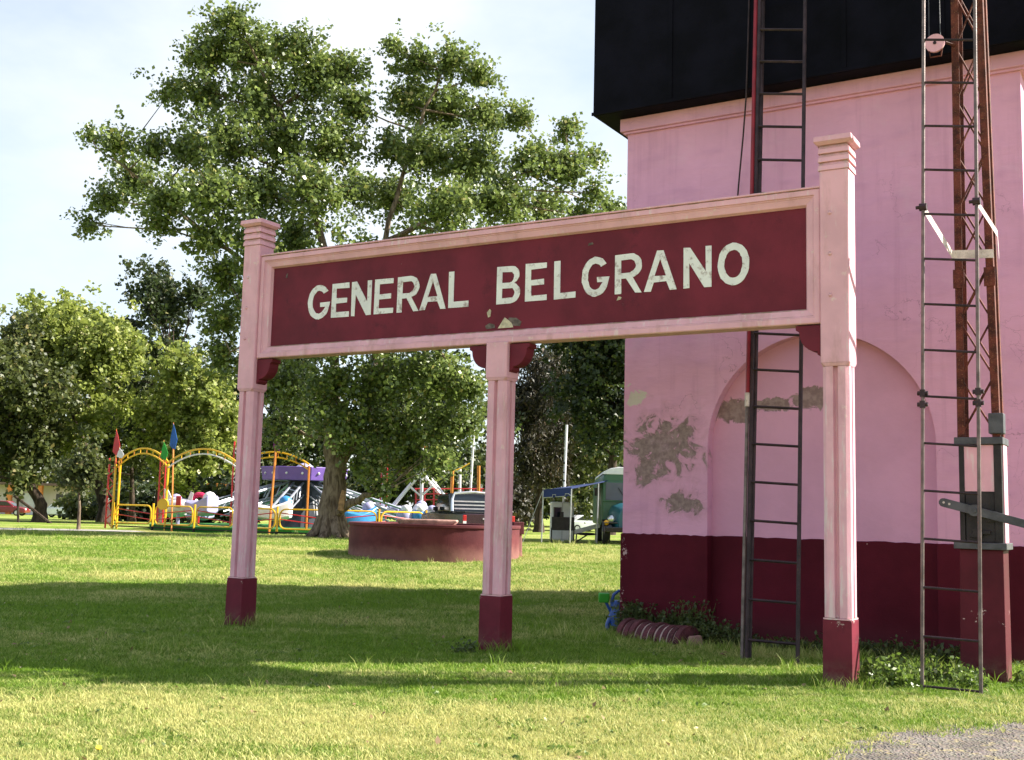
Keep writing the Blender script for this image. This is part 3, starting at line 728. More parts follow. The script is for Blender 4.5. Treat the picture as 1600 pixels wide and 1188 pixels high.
def tree(name, label, base, trunk, clumps, nleaf, leaf, lmat, bmat, seed, category='tree', group=None, twig=0.30, trunk_r=0.3, stems=None, shell=0.55, per_twig=26, limb_every=1, droop=0.15, aspect=0.85, radii=None, loose=0.35):
    """trunk: list of local points; clumps: (centre, radius) local; leaves gather on twigs spread through each clump"""
    rd = random.Random(seed); r = np.random.default_rng(seed)
    root = empty(name, base, 0, label, category, group)
    t = MB(); npt = len(trunk)
    rad = [trunk_r * (1.55 if i == 0 else 1.0) * (1 - 0.75 * i / max(1, npt - 1)) for i in range(npt)]
    if radii: rad = radii
    fine = []
    fr_ = []
    for i in range(npt - 1):
        for k in range(4):
            u = k / 4; p = Vector(trunk[i]).lerp(Vector(trunk[i + 1]), u)
            fine.append(p + Vector((rd.uniform(-1, 1), rd.uniform(-1, 1), 0)) * trunk_r * .10); uu = u if i else u ** .45
            fr_.append(rad[i] + (rad[i + 1] - rad[i]) * uu)
    fine.append(Vector(trunk[-1])); fr_.append(rad[-1])
    t.tube(fine, fr_, 12)
    axes = list(zip(fine, fr_))
    for st in (stems or []):
        pts = [Vector(p) for p in st[0]]; f2 = []; rr = []
        for i in range(len(pts) - 1):
            for k in range(4):
                f2.append(pts[i].lerp(pts[i + 1], k / 4) + Vector((rd.uniform(-1, 1), rd.uniform(-1, 1), rd.uniform(-1, 1))) * st[1] * .35); rr.append(st[1] * (1 - .8 * (i + k / 4) / (len(pts) - 1)))
        f2.append(pts[-1]); rr.append(st[1] * .2)
        t.tube(f2, rr, 8); axes += list(zip(f2, rr))
    tot = sum(c[1] ** 2 for c in clumps); cen = []
    for ci, (c, cr_) in enumerate(clumps):
        c = Vector(c)
        best = min(axes, key=lambda a: (a[0] - c).length + max(0, a[0].z - c.z + cr_ * .3) * 2.0)
        if ci % limb_every == 0:
            p0 = best[0]; mid = p0.lerp(c, .5) + Vector((rd.uniform(-.2, .2), rd.uniform(-.2, .2), -.1)) * cr_ * .6
            r_ = min(best[1] * .6, trunk_r * .22) + .012
            t.tube([p0, p0.lerp(mid, .5), mid, c], [r_, r_ * .8, r_ * .6, r_ * .25], 6)
            for k in range(4):
                q = c + Vector((rd.gauss(0, 1), rd.gauss(0, 1), rd.gauss(0.3, 1))).normalized() * cr_ * rd.uniform(.6, 1.0)
                t.tube([mid.lerp(c, rd.uniform(.2, 1)), c.lerp(q, .5) + Vector((0, 0, rd.uniform(-.1, .15))) * cr_, q], [r_ * .35, r_ * .22, .008], 5, cap=False)
        nl = int(nleaf * cr_ ** 2 / tot); nt = max(3, nl // per_twig)
        dirs = r.normal(size=(nt, 3)); dirs /= np.linalg.norm(dirs, axis=1)[:, None]
        rads = cr_ * r.uniform(0, 1, size=(nt, 1)) ** shell * r.uniform(.75, 1.22, size=(nt, 1))
        rads = np.where(r.random((nt, 1)) < loose, cr_ * np.abs(r.normal(size=(nt, 1))) * .82, rads)
        tw = np.array(c) + dirs * rads * np.array([1.0, 1.0, .88])
        k = np.repeat(np.arange(nt), per_twig)
        ax_ = r.normal(size=(nt, 3)); ax_[:, 2] += .25; ax_ /= np.linalg.norm(ax_, axis=1)[:, None]
        along = r.uniform(-1, 1, size=(len(k), 1)) * twig * 1.4
        cen.append(tw[k] + ax_[k] * along + r.normal(size=(len(k), 3)) * twig * .42)
    t.build('trunk', bmat, root, True)
    leaf_mesh('crown', np.concatenate(cen), np.array([0.1, -0.1, 0.9]), leaf, seed + 1, lmat, root, aspect, droop)
    return root

# the great poplar, two crowns from one stout trunk
DP = 43.5
pb = on_ground(516, DP); PXM = DP / F_PX
def ploc(px, py, dd=0.0): return tuple(at(px, py, DP + dd) - pb)
rp = random.Random(11)
CL = [(365,35,40),(330,85,48),(400,85,56),(462,70,40),(485,125,55),(540,112,38),(552,165,40),(405,160,55),(320,150,48),(268,142,28),(355,220,55),(440,220,55),(520,225,50),(300,235,42),(240,232,30),(182,225,30),(145,214,17),(210,280,44),(168,312,32),(135,352,21),(262,312,44),(335,300,52),(412,300,55),(490,300,52),(246,352,18),(330,372,38),(400,380,45),(352,430,34),(345,500,34),(390,470,40),(350,560,34),
      (460,375,45),(610,72,18),(650,100,38),(708,95,36),(745,118,30),(640,160,45),(702,172,52),(760,182,40),(612,232,36),(670,240,52),(740,250,54),(812,185,27),(832,250,44),(885,205,24),(888,262,40),(930,243,16),(930,302,20),(560,295,42),(622,312,52),(700,322,54),(780,312,54),(850,322,44),(912,338,26),(955,330,24),
      (450,450,60),(560,420,60),(660,400,55),(790,380,45),(500,500,60),(600,490,55),(700,480,50),(880,390,40),
      (445,600,48),(520,600,52),(600,600,55),(680,590,55),(732,605,36),(450,670,40),(540,665,50),(622,670,52),(700,665,46),(575,725,34),(640,715,40),(600,765,16),(735,660,26),(690,720,26)]
clumps = [(ploc(x, y, rp.uniform(-1, 1) * (1.5 + 2.5 * (y > 250) * (y < 520))), r_ * 1.0 * PXM) for x, y, r_ in CL]
trunk = [(0, 0, -.3), tuple(Vector(ploc(518, 810))), tuple(Vector(ploc(524, 745))), tuple(Vector(ploc(522, 690))), tuple(Vector(ploc(523, 600))), tuple(Vector(ploc(525, 480))), tuple(Vector(ploc(500, 360))), tuple(Vector(ploc(450, 200))), tuple(Vector(ploc(390, 70)))]
stems = [([ploc(535, 720), ploc(575, 640), ploc(590, 520), ploc(600, 380), ploc(640, 240), ploc(690, 110)], .22),
         ([ploc(600, 380), ploc(700, 330, -1), ploc(800, 280, -1.5), ploc(890, 240, -1)], .13),
         ([ploc(505, 420), ploc(400, 420, 1), ploc(310, 360, 1), ploc(220, 280, 1), ploc(150, 230, 1)], .13),
         ([ploc(528, 800, -.3), ploc(570, 775, -.8), ploc(600, 768, -1.2)], .2),
         ([ploc(590, 480), ploc(670, 520, -1), ploc(720, 600, -1.5)], .15),
         ([ploc(525, 500), ploc(420, 520, -1), ploc(360, 550, -1)], .14)]
poplar = tree('poplar_tree', 'tall spreading poplar with stout pale trunk behind the nameboard', pb, trunk, clumps, 172000, .155, L_POPLAR, M_BARK, 21, twig=.27, trunk_r=.5, stems=stems, per_twig=22, radii=[.80, .52, .43, .38, .18, .17, .15, .10, .04], loose=.5)
# torn bark where a limb came off
m = MB(); c0 = Vector(ploc(533, 785, -.62))
m.slab([(c0.x + x, c0.z + z) for x, z in ((-.12, -.30), (.10, -.34), (.15, .0), (.14, .42), (.02, .48), (-.08, .1))], c0.y - .06, c0.y + .25); m.build('torn_bark', simple('torn_wood', (0.30, 0.17, 0.08), .8, .35, 6, .5), poplar, bevel=.03)
for k in range(9):
    a = k / 9 * 6.283 + .3
    m = MB(); m.tube([(math.cos(a) * .38, math.sin(a) * .38, .8), (math.cos(a) * .58, math.sin(a) * .58, .25), (math.cos(a) * 1.0, math.sin(a) * 1.0, -.1)], [.18, .19, .09], 8); m.build('root_flare', M_BARK, poplar, True)

def blob_tree(name, label, px, D, ext, n_cl, cl_r, nleaf, leaf, lm, bm, seed, trunk_r=.25, group=None, depth=None, lean=0, trunk_top=.45, **kw):
    """ext: crown box in pixels (x0, x1, y0, y1); clumps fill the ellipsoid it bounds"""
    rd = random.Random(seed); b = on_ground(px, D); x0, x1, y0, y1 = ext
    cx, cy, ax, ay = (x0 + x1) / 2, (y0 + y1) / 2, (x1 - x0) / 2, (y1 - y0) / 2
    k = D / F_PX; dz = depth or ax * k * .8; cl_ = []
    i = 0
    while len(cl_) < n_cl and i < 3000:
        i += 1
        u, v, w_ = rd.uniform(-1, 1), rd.uniform(-1, 1), rd.uniform(-1, 1)
        q = math.sqrt(u * u + v * v + w_ * w_)
        if q > 1 or q < rd.uniform(0, .75): continue
        if v > .3: u *= .92
        rr = cl_r * k * rd.uniform(.65, 1.25)
        cl_.append((tuple(at(cx + u * (ax - cl_r * .6), cy + v * (ay - cl_r * .6), D + w_ * dz) - b), rr))
    top = at(cx, y0 + (y1 - y0) * (1 - trunk_top), D) - b
    mid = Vector((top.x * .35 + lean, 0, top.z * .45))
    return tree(name, label, b, [(0, 0, -.3), (0, 0, .9), tuple(mid), tuple(top)], cl_, nleaf, leaf, lm, bm, seed, group=group, trunk_r=trunk_r, **kw)
# left of the fairground
blob_tree('broadleaf_tree', 'yellowish green tree with sunlit crown near the left edge', 162, 66, (-15, 225, 412, 790), 40, 40, 36000, .26, L_YELLOW, M_BARKD, 31, .42, twig=.35)
blob_tree('broadleaf_tree', 'dark spreading tree at the left edge over the white car', 62, 60, (-150, 130, 470, 795), 36, 40, 28000, .24, L_OLIVE, M_BARKD, 32, .40, twig=.35)
blob_tree('broadleaf_tree', 'dark green tree peaking between yellowish tree and poplar', 245, 72, (165, 375, 400, 720), 22, 38, 19000, .24, L_DARK, M_BARKD, 33, .35, twig=.35)
blob_tree('broadleaf_tree', 'pale flowering tree behind the yellow arches', 300, 63, (190, 385, 515, 790), 34, 34, 27000, .24, L_YELLOW, M_BARKD, 34, .3, twig=.33)
blob_tree('broadleaf_tree', 'shaded olive tree between the two yellowish trees', 205, 78, (110, 300, 560, 800), 24, 38, 17000, .28, L_OLIVE, M_BARKD, 35, .3, twig=.4)
blob_tree('young_tree', 'thin young tree on the lawn beside the grey path', 122, 46.5, (84, 162, 688, 795), 12, 17, 3600, .16, L_OLIVE, M_BARK, 36, .075, twig=.25, trunk_top=.9, per_twig=14)
# behind the poplar and the tower
blob_tree('dark_tree', 'dark tree behind the poplar trunk and purple ride hub', 430, 84, (330, 540, 520, 790), 26, 46, 17000, .32, L_DARK, M_BARKD, 37, .4, twig=.45)
blob_tree('dark_tree', 'dark tree behind the white frame of the swing ride', 650, 88, (540, 770, 500, 800), 28, 50, 17000, .34, L_DARK, M_BARKD, 38, .4, twig=.45)
blob_tree('conifer_tree', 'brownish drooping conifer right of the middle sign post', 842, 72, (770, 915, 500, 800), 30, 34, 20000, .30, L_BROWN, M_BARKD, 39, .35, twig=.5, aspect=.35, droop=1.2)
blob_tree('dark_tree', 'tall dark tree rising behind the tower edge and bus', 950, 66, (855, 1085, 290, 785), 46, 46, 34000, .25, L_DARK, M_BARKD, 40, .45, twig=.38)
blob_tree('dark_tree', 'olive green tree seen through the gap above the blue awning', 880, 80, (800, 1000, 420, 800), 30, 48, 18000, .32, L_OLIVE, M_BARKD, 41, .4, twig=.45)
# far row that closes the park
for i in range(19):
    px = -260 + i * 118 + random.uniform(-30, 30); D = random.uniform(124, 146); h = random.uniform(100, 150)
    blob_tree('far_tree', 'dark tree in the far row closing the park', px, D, (px - 95, px + 95, 800 - h, 835), 20, 38, 6500, .55, L_DARK if i % 3 else L_OLIVE, M_BARKD, 60 + i, .4, 'far trees closing the park', twig=.7, limb_every=3)

shrub_rng = random.Random(9)
for i, (px, D, w_, h, lm, lab) in enumerate(((150, 92, 60, 48, L_OLIVE, 'rounded shrub behind the young tree and white car'), (205, 88, 55, 62, L_DARK, 'dark shrub behind the first yellow arch'), (262, 90, 60, 60, L_DARK, 'dark shrub behind the second yellow arch'),
        (325, 86, 62, 58, L_OLIVE, 'olive shrub left of the nearest pink post'), (395, 92, 66, 66, L_DARK, 'dark shrub just right of the far sign post'), (465, 90, 66, 80, L_DARK, 'dark shrub below the purple ride hub'), (545, 94, 70, 80, L_OLIVE, 'olive shrub behind the poplar trunk'),
        (622, 92, 70, 80, L_DARK, 'dark shrub behind the white swing frame'), (705, 96, 76, 84, L_DARK, 'dark shrub behind the pickup truck'), (800, 92, 62, 66, L_BROWN, 'brownish shrub right of the middle sign post'), (862, 98, 62, 56, L_OLIVE, 'olive shrub behind the white booth'), (935, 100, 66, 60, L_DARK, 'dark shrub behind the old bus'))):
    blob_tree('shrub', lab, px, D, (px - w_, px + w_, 812 - h, 822), 16, 22, 5200, .34, lm, M_BARKD, 120 + i, .1, 'shrubs behind the fairground', twig=.45, limb_every=3)

# ------------------------------------------------------------------ grass
def tuft(name, seed, n, rad, h0, h1, wd, lean):
    r = random.Random(seed); b = MB()
    for i in range(n):
        a = r.uniform(0, 6.283); q = rad * math.sqrt(r.random()); x, y = q * math.cos(a), q * math.sin(a)
        h = r.uniform(h0, h1); la = r.uniform(0, 6.283); l = r.uniform(.1, lean) * h; ya = r.uniform(0, 3.14)
        wx, wy = math.cos(ya) * wd / 2, math.sin(ya) * wd / 2; lx, ly_ = math.cos(la) * l, math.sin(la) * l
        b.add([(x - wx, y - wy, -.004), (x + wx, y + wy, -.004), (x + lx * .4 + wx * .8, y + ly_ * .4 + wy * .8, h * .6), (x + lx * .4 - wx * .8, y + ly_ * .4 - wy * .8, h * .6), (x + lx, y + ly_, h)], [(0, 1, 2, 3), (3, 2, 4)])
    me = bpy.data.meshes.new(name); me.from_pydata(b.v, [], b.f); me.materials.append(M_BLADE)
    return bpy.data.objects.new(name, me)
tufts = bpy.data.collections.new('grass_tufts')
for i in range(5): tufts.objects.link(tuft('tuft_%d' % i, i, 28, .085, .014, .042, .0055, 1.4))
for i in range(2): tufts.objects.link(tuft('tuft_t%d' % i, 50 + i, 10, .05, .05, .13, .006, .8))
def field(y0, y1, dens, smin, smax):
    A = (y1 - y0) * (y1 * .5 + 2.4) * 2; n = int(A * dens)
    y = rng.uniform(y0, y1, n); x = rng.uniform(-1, 1, n) * (y1 * .5 + 2.4)
    k = np.abs(x + .1) < y * .475 + 2.3; x, y = x[k], y[k]
    return x, y, rng.uniform(smin, smax, len(x))
parts = [field(6.8, 11, 360, .8, 1.35), field(11, 15, 240, .9, 1.5), field(15, 22, 120, 1.1, 1.8), field(22, 32, 55, 1.4, 2.2), field(32, 46, 20, 1.8, 2.6)]
gxp = np.concatenate([p[0] for p in parts]); gyp = np.concatenate([p[1] for p in parts]); gsc = np.concatenate([p[2] for p in parts])
ct, st_ = math.cos(TA), math.sin(TA)
lx = (gxp - TX) * ct - (gyp - TY) * st_; ly2 = (gxp - TX) * st_ + (gyp - TY) * ct
keep = ~((lx > -.02) & (lx < TW + .02) & (ly2 > -.02) & (ly2 < TD))
fray = rng.uniform(-.22, .36, len(gxp)) + .18 * np.sin(gxp * 9) * np.sin(gyp * 7)
keep &= ~in_gravel(gxp, gyp + fray)
cs, ss2 = math.cos(SA), math.sin(SA)
for s in (0, M_, L_):
    pxl = (gxp - SX) * cs - (gyp - SY) * ss2; pyl = (gxp - SX) * ss2 + (gyp - SY) * cs
    keep &= ~((pxl > s - PW) & (pxl < s) & (pyl > 0) & (pyl < PW))
gxp, gyp, gsc, lx, ly2 = gxp[keep], gyp[keep], gsc[keep], lx[keep], ly2[keep]
pv = ~((gxp < -11.4) & (gyp > 42.8) & (gyp < 47.6)); gxp, gyp, gsc, lx, ly2 = gxp[pv], gyp[pv], gsc[pv], lx[pv], ly2[pv]
# thin, shorter growth in worn places
lown = .5 + .5 * np.sin(gxp * 1.7 + 2 * np.sin(gyp * .9)) * np.sin(gyp * 1.3 + 1.1)
gsc *= .75 + .4 * lown
n = len(gxp); kind = rng.integers(0, 5, n)
near_wall = (ly2 > -1.3) & (ly2 < 0) & (lx > -1) & (lx < TW + 1)
foot = np.zeros(n, bool)
for s in (0, M_, L_):
    fx0, fy0 = SX + (s - PW / 2) * cs + PW / 2 * ss2, SY - (s - PW / 2) * ss2 + PW / 2 * cs
    foot |= np.hypot(gxp - fx0, gyp - fy0) < .38
kind = np.where((rng.random(n) < .012) | (foot & (rng.random(n) < .35)) | (near_wall & (rng.random(n) < .22)), rng.integers(5, 7, n), kind)
pm = bpy.data.meshes.new('grass'); pm.vertices.add(n)
gzz = 0.4 * ss(17, 36, gyp) - 0.4 * ss(60, 100, gyp)
pm.vertices.foreach_set('co', np.stack([gxp, gyp, gzz], 1).astype(np.float32).ravel())
for nm, tp, arr in (('scl', 'FLOAT', gsc.astype(np.float32)), ('rotz', 'FLOAT', rng.uniform(0, 6.283, n).astype(np.float32)), ('pick', 'INT', kind.astype(np.int32))):
    at_ = pm.attributes.new(nm, tp, 'POINT'); at_.data.foreach_set('value', arr)
pm.materials.append(M_BLADE)
grass = link('grass', pm); tag(grass, 'short mown lawn grass, green with straw coloured patches', 'grass', kind='stuff')
ng = bpy.data.node_groups.new('grass_scatter', 'GeometryNodeTree')
ng.interface.new_socket('Geometry', in_out='INPUT', socket_type='NodeSocketGeometry'); ng.interface.new_socket('Geometry', in_out='OUTPUT', socket_type='NodeSocketGeometry')
gi, go = ng.nodes.new('NodeGroupInput'), ng.nodes.new('NodeGroupOutput')
m2p = ng.nodes.new('GeometryNodeMeshToPoints'); iop = ng.nodes.new('GeometryNodeInstanceOnPoints'); ci = ng.nodes.new('GeometryNodeCollectionInfo')
ci.inputs['Collection'].default_value = tufts; ci.inputs['Separate Children'].default_value = True; ci.inputs['Reset Children'].default_value = True
def attr(nm, tp):
    a = ng.nodes.new('GeometryNodeInputNamedAttribute'); a.data_type = tp; a.inputs['Name'].default_value = nm; return a.outputs['Attribute']
cx_ = ng.nodes.new('ShaderNodeCombineXYZ')
L2 = ng.links
L2.new(gi.outputs[0], m2p.inputs['Mesh']); L2.new(m2p.outputs[0], iop.inputs['Points']); L2.new(ci.outputs[0], iop.inputs['Instance'])
iop.inputs['Pick Instance'].default_value = True
L2.new(attr('pick', 'INT'), iop.inputs['Instance Index']); L2.new(attr('rotz', 'FLOAT'), cx_.inputs['Z']); L2.new(cx_.outputs[0], iop.inputs['Rotation'])
L2.new(attr('scl', 'FLOAT'), iop.inputs['Scale']); L2.new(iop.outputs[0], go.inputs[0])
gmod = grass.modifiers.new('scatter', 'NODES'); gmod.node_group = ng

# fallen leaves and little rosettes of broadleaf weed in the turf
nl_ = 520; fy = rng.uniform(7, 26, nl_) ** 1.0; fx = rng.uniform(-1, 1, nl_) * (fy * .47 + .4)
lxx = (fx - TX) * ct - (fy - TY) * st_; lyy = (fx - TX) * st_ + (fy - TY) * ct
kk = ~((lxx > -.1) & (lxx < TW) & (lyy > -.1) & (lyy < TD)) & ~in_gravel(fx, fy)
fx, fy = fx[kk], fy[kk]; fz = 0.4 * ss(17, 36, fy) + rng.uniform(.012, .035, len(fx))
lf = leaf_mesh('fallen_leaves', np.stack([fx, fy, fz], 1), np.array([0, 0, 3.0]), .055, 5, leaf_mat('dead_leaf', (.13, .07, .03), (.34, .24, .12), (.5, .42, .3), .7, .1), None, .6)
tag(lf, 'dry brown leaves fallen here and there on the lawn', 'leaves', kind='stuff')
nr_ = 900; ry_ = rng.uniform(7, 20, nr_); rx_ = rng.uniform(-1, 1, nr_) * (ry_ * .47 + .4)
ok_ = ((np.sin(rx_ * 2.1 + 1) * np.sin(ry_ * 1.7)) > .15) & ~in_gravel(rx_, ry_ - .1)
lxx = (rx_ - TX) * ct - (ry_ - TY) * st_; lyy = (rx_ - TX) * st_ + (ry_ - TY) * ct
ok_ &= ~((lxx > -.1) & (lxx < TW) & (lyy > -.1) & (lyy < TD)); rx_, ry_ = rx_[ok_], ry_[ok_]
cc = np.repeat(np.stack([rx_, ry_, 0.4 * ss(17, 36, ry_) + .022], 1), 9, axis=0); cc = cc + rng.normal(size=cc.shape) * np.array([.035, .035, .006])
lf = leaf_mesh('clover', cc, np.array([0, 0, 2.2]), .042, 6, L_WEED, None, .6)
tag(lf, 'small flat rosettes of broadleaf weed growing in the lawn', 'weeds', kind='stuff')

# ------------------------------------------------------------------ stone basin on the lawn
def ring_pts(r, n, ph=0.0): return [(r * math.cos(2 * math.pi * k / n + ph), r * math.sin(2 * math.pi * k / n + ph)) for k in range(n)]
bc = on_ground(678, 30.9)
def basin_paint():
    t = NT('basin_maroon_paint'); o = t.coord(); z_ = t.sep(o)[2]
    a = t.noise(o, 1.4, 6, .65); b = t.noise(o, 30, 4)
    c = t.mix(t.ramp(a, .3, .7), (0.070, 0.011, 0.016), (0.125, 0.026, 0.030))
    wet = t.math('ADD', t.math('MULTIPLY', a, .5), t.math('SUBTRACT', .55, z_))
    c = t.mix(t.math('MULTIPLY', t.ramp(wet, .35, .8), .5), c, (0.30, 0.16, 0.13))
    c = t.mix(t.ramp(t.noise(o, 5, 8, .75), .70, .72), c, (0.5, .35, .32))
    return t.done(c, .75, t.bump(b, .4, .01), 0, .25)
M_BASIN = basin_paint()
basin = empty('stone_basin', bc, 0, 'round maroon masonry basin on the lawn behind the middle post', 'basin')
R = 2.30; NP = 44
def ring_wall(ro, ri, za, zb, name, bev=0.0):
    m = MB(); vv_ = []
    for k in range(NP):
        a = 2 * math.pi * k / NP; c_, s_ = math.cos(a), math.sin(a)
        vv_ += [(ro * c_, ro * s_, za), (ro * c_, ro * s_, zb), (ri * c_, ri * s_, zb), (ri * c_, ri * s_, za)]
    m.add(vv_, [(4 * k + j, 4 * ((k + 1) % NP) + j, 4 * ((k + 1) % NP) + (j + 1) % 4, 4 * k + (j + 1) % 4) for k in range(NP) for j in range(4)])
    return m.build(name, M_BASIN, basin, True, bev)
ring_wall(R, R - .28, -.2, .80, 'wall'); ring_wall(R + .03, R - .31, .801, .88, 'rim', .01)
m = MB(); m.prism(ring_pts(R - .29, NP), -.1, .55); m.build('fill', simple('basin_soil', (.06, .045, .03), .95, .3, 3), basin)
M_STONE = simple('rough_pink_stone', (0.34, 0.20, 0.17), .85, .35, 4, .8, 0, .2, (.16, .07, .06))
slab_o = at(667, 816, 29.1)
sl = empty('stone_slab', (slab_o.x, slab_o.y, bc.z + .882), .05, 'cracked flat stone slab lying on the basin rim', 'slab')
rs = random.Random(5); m = MB(); top = []; bot = []
for k in range(22):
    a = 2 * math.pi * k / 22; top.append((.80 * math.copysign(abs(math.cos(a)) ** .55, math.cos(a)) + rs.uniform(-.03, .03), .38 * math.copysign(abs(math.sin(a)) ** .6, math.sin(a)) + rs.uniform(-.03, .03)))
m.prism([(x * rs.uniform(.88, 1.0), y * rs.uniform(.85, .98)) for x, y in top], 0, .085, top); m.prism(top, .0855, .125, [(x * .98, y * .97) for x, y in top]); m.build('slab_body', M_STONE, sl, bevel=.01)
sb = at(808, 826, 31.6)
blk = empty('stone_pier', (sb.x, sb.y, gz(0, sb.y)), .3, 'small pink stone pier at the right side of the basin', 'pier')
m = MB(); m.prism(square(0, 0, .13), -.1, .62, square(0, 0, .115)); m.build('pier_body', simple('pink_plaster', (.42, .2, .19), .85, .25, 3), blk, bevel=.015)
m = MB(); m.prism(square(0, 0, .16), .621, .96, square(0, 0, .15)); m.build('pier_head', M_BASIN, blk, bevel=.015)
M_YEL = simple('flower_yellow', (.75, .55, .04), .6, .2, 5, 0); M_STEM = simple('flower_stem', (.10, .13, .03), .7, .2, 5, 0)
for i, (px, py, D) in enumerate(((656, 868, 28.85), (660, 874, 28.8), (674, 869, 28.75), (677, 872, 28.75), (686, 871, 28.7), (663, 876, 28.7))):
    p = on_ground(px, D); hgt = at(px, py, D).z - p.z
    fl = empty('yellow_flower', p, 0, 'small yellow flower on a thin stem at the foot of the basin', 'flower', 'yellow flowers at the basin')
    m = MB(); m.tube([(0, 0, -.02), (.01, 0, hgt * .6), (0, 0, hgt)], .008, 5); m.build('stem', M_STEM, fl)
    m = MB(); m.disc((0, 0, hgt), (.2, -.5, 1), .035, .018, 8); m.build('flower_head', M_YEL, fl)
fp = on_ground(152, 7.36)
fl = empty('dandelion', fp, 0, 'single yellow dandelion in the grass at the bottom left', 'flower')
m = MB(); m.tube([(0, 0, -.01), (.005, 0, .05)], .003, 5); m.build('stem', M_STEM, fl)
m = MB(); m.disc((.005, 0, .052), (.1, -.5, 1), .018, .01, 10); m.build('flower_head', M_YEL, fl)

# ------------------------------------------------------------------ brick culvert, weeds and toy at the tower foot
M_BRICK = simple('culvert_brick', (0.085, 0.024, 0.030), .8, .4, 6, .6, 0, .25, (.24, .11, .09))
M_MORTAR = simple('culvert_mortar', (0.42, 0.31, 0.28), .9, .25, 12, .5)
ca, cbp = Vector((1.60, 15.10, 0)), Vector((2.30, 14.28, 0))
cdir = (cbp - ca); clen = cdir.length; crz = math.atan2(cdir.y, cdir.x)
cul = empty('brick_culvert', ca, crz, 'low half round row of maroon bricks at the tower corner', 'culvert')
def half_ring(x0, x1, ro, ri, n=14):
    b = MB(); secs = []
    for k in range(n + 1):
        a = math.pi * k / n; c_, s_ = math.cos(a), math.sin(a)
        secs.append([(x0, ro * c_, ro * s_), (x1, ro * c_, ro * s_), (x1, ri * c_, ri * s_), (x0, ri * c_, ri * s_)])
    b.loft(secs); return b
NB = 10; stp = clen / NB
for k in range(NB):
    ro = .236 + rw.uniform(-.016, .016)
    b = half_ring(k * stp + .014, (k + 1) * stp - .014, ro, .12 if 0 < k < NB - 1 else .02); b.build('brick', M_BRICK, cul, bevel=.008)
b = half_ring(.03, clen - .03, .216, .121); b.build('mortar', M_MORTAR, cul)
b = MB(); b.prism([(clen + .03, -.17), (clen + .12, -.20), (clen + .17, -.02), (clen + .10, .16), (clen + .02, .12)], -.05, .13, [(clen + .05, -.12), (clen + .12, -.13), (clen + .14, -.02), (clen + .09, .1), (clen + .04, .08)]); b.build('fallen_chunk', M_STONE, cul, bevel=.02)

def weeds(name, label, category, loc, boxes, n, leaf, lm, seed, hmax, group=None, rz=0.0):
    """loc: base; boxes: (x0, x1, y0, y1) local; leaves sit on short stems"""
    r = np.random.default_rng(seed); root = empty(name, loc, rz, label, category, group); cen = []; st = MB()
    for (xa, xb, ya, yb, h) in boxes:
        ns = max(3, int(n / len(boxes) / 12))
        for i in range(ns):
            x, y, hh = r.uniform(xa, xb), r.uniform(ya, yb), h * r.uniform(.35, 1.0)
            ex, ey = x + r.normal() * .25 * hh, y + r.normal() * .25 * hh
            st.tube([(x, y, -.02), ((x + ex) / 2, (y + ey) / 2, hh * .6), (ex, ey, hh)], [.004, .003, .002], 4, cap=False)
            u = r.uniform(.25, 1.05, 12)[:, None]
            cen.append(np.array([x, y, 0]) + u * np.array([ex - x, ey - y, hh]) + r.normal(size=(12, 3)) * leaf * .6)
    st.build('stems', M_STEM, root)
    c = np.concatenate(cen); c[:, 2] = np.maximum(c[:, 2], .012)
    leaf_mesh('leaves', c, np.array([0, -.3, 1.2]), leaf, seed + 3, lm, root, .6)
    return root
def tloc(s, t): return tower_world((s, t, 0))
weeds('creeper', 'dark creeper growing up the plinth behind the brick culvert', 'plant', tloc(0.1, -.14), [(-.05, .28, -.10, .10, .46), (.2, .75, -.08, .08, .30), (.65, 1.15, -.12, .10, .50), (1.0, 1.35, -.35, -.05, .30)], 4200, .055, L_IVY, 71, .5, rz=-TA)
weeds('weed', 'shaded weeds at the foot of the niche beside the dark ladder', 'plant', tloc(1.25, -.15), [(0, .6, -.35, .1, .26), (.5, 2.2, -.14, .15, .12)], 1900, .055, L_IVY, 72, .3, rz=-TA)
weeds('weed', 'sunlit broadleaf weed right beside the nearest sign post', 'plant', (3.50, 11.15, 0), [(-.06, .50, -.12, .35, .24)], 1100, .055, L_WEED, 73, .3)
weeds('weed', 'low leafy weeds under the steel ladder before the pedestal', 'plant', (4.05, 11.35, 0), [(-.25, .5, -.15, .35, .26), (.2, .62, -.25, .1, .16)], 900, .052, L_WEED, 74, .3)
weeds('weed', 'weeds on the sunny right side of the maroon pedestal', 'plant', (5.05, 11.15, 0), [(-.05, .5, -.1, .5, .26)], 500, .052, L_WEED, 75, .3)
weeds('weed', 'tuft of weeds at the foot of the middle sign post', 'plant', (-.32, 12.75, 0), [(-.28, .02, -.05, .2, .16)], 180, .04, L_IVY, 76, .2)
weeds('weed', 'dark broadleaf weed patch along the plinth behind the nearest post', 'plant', tloc(3.4, -.2), [(-.6, 1.2, -.4, .12, .22)], 1700, .06, L_IVY, 77, .3, rz=-TA)

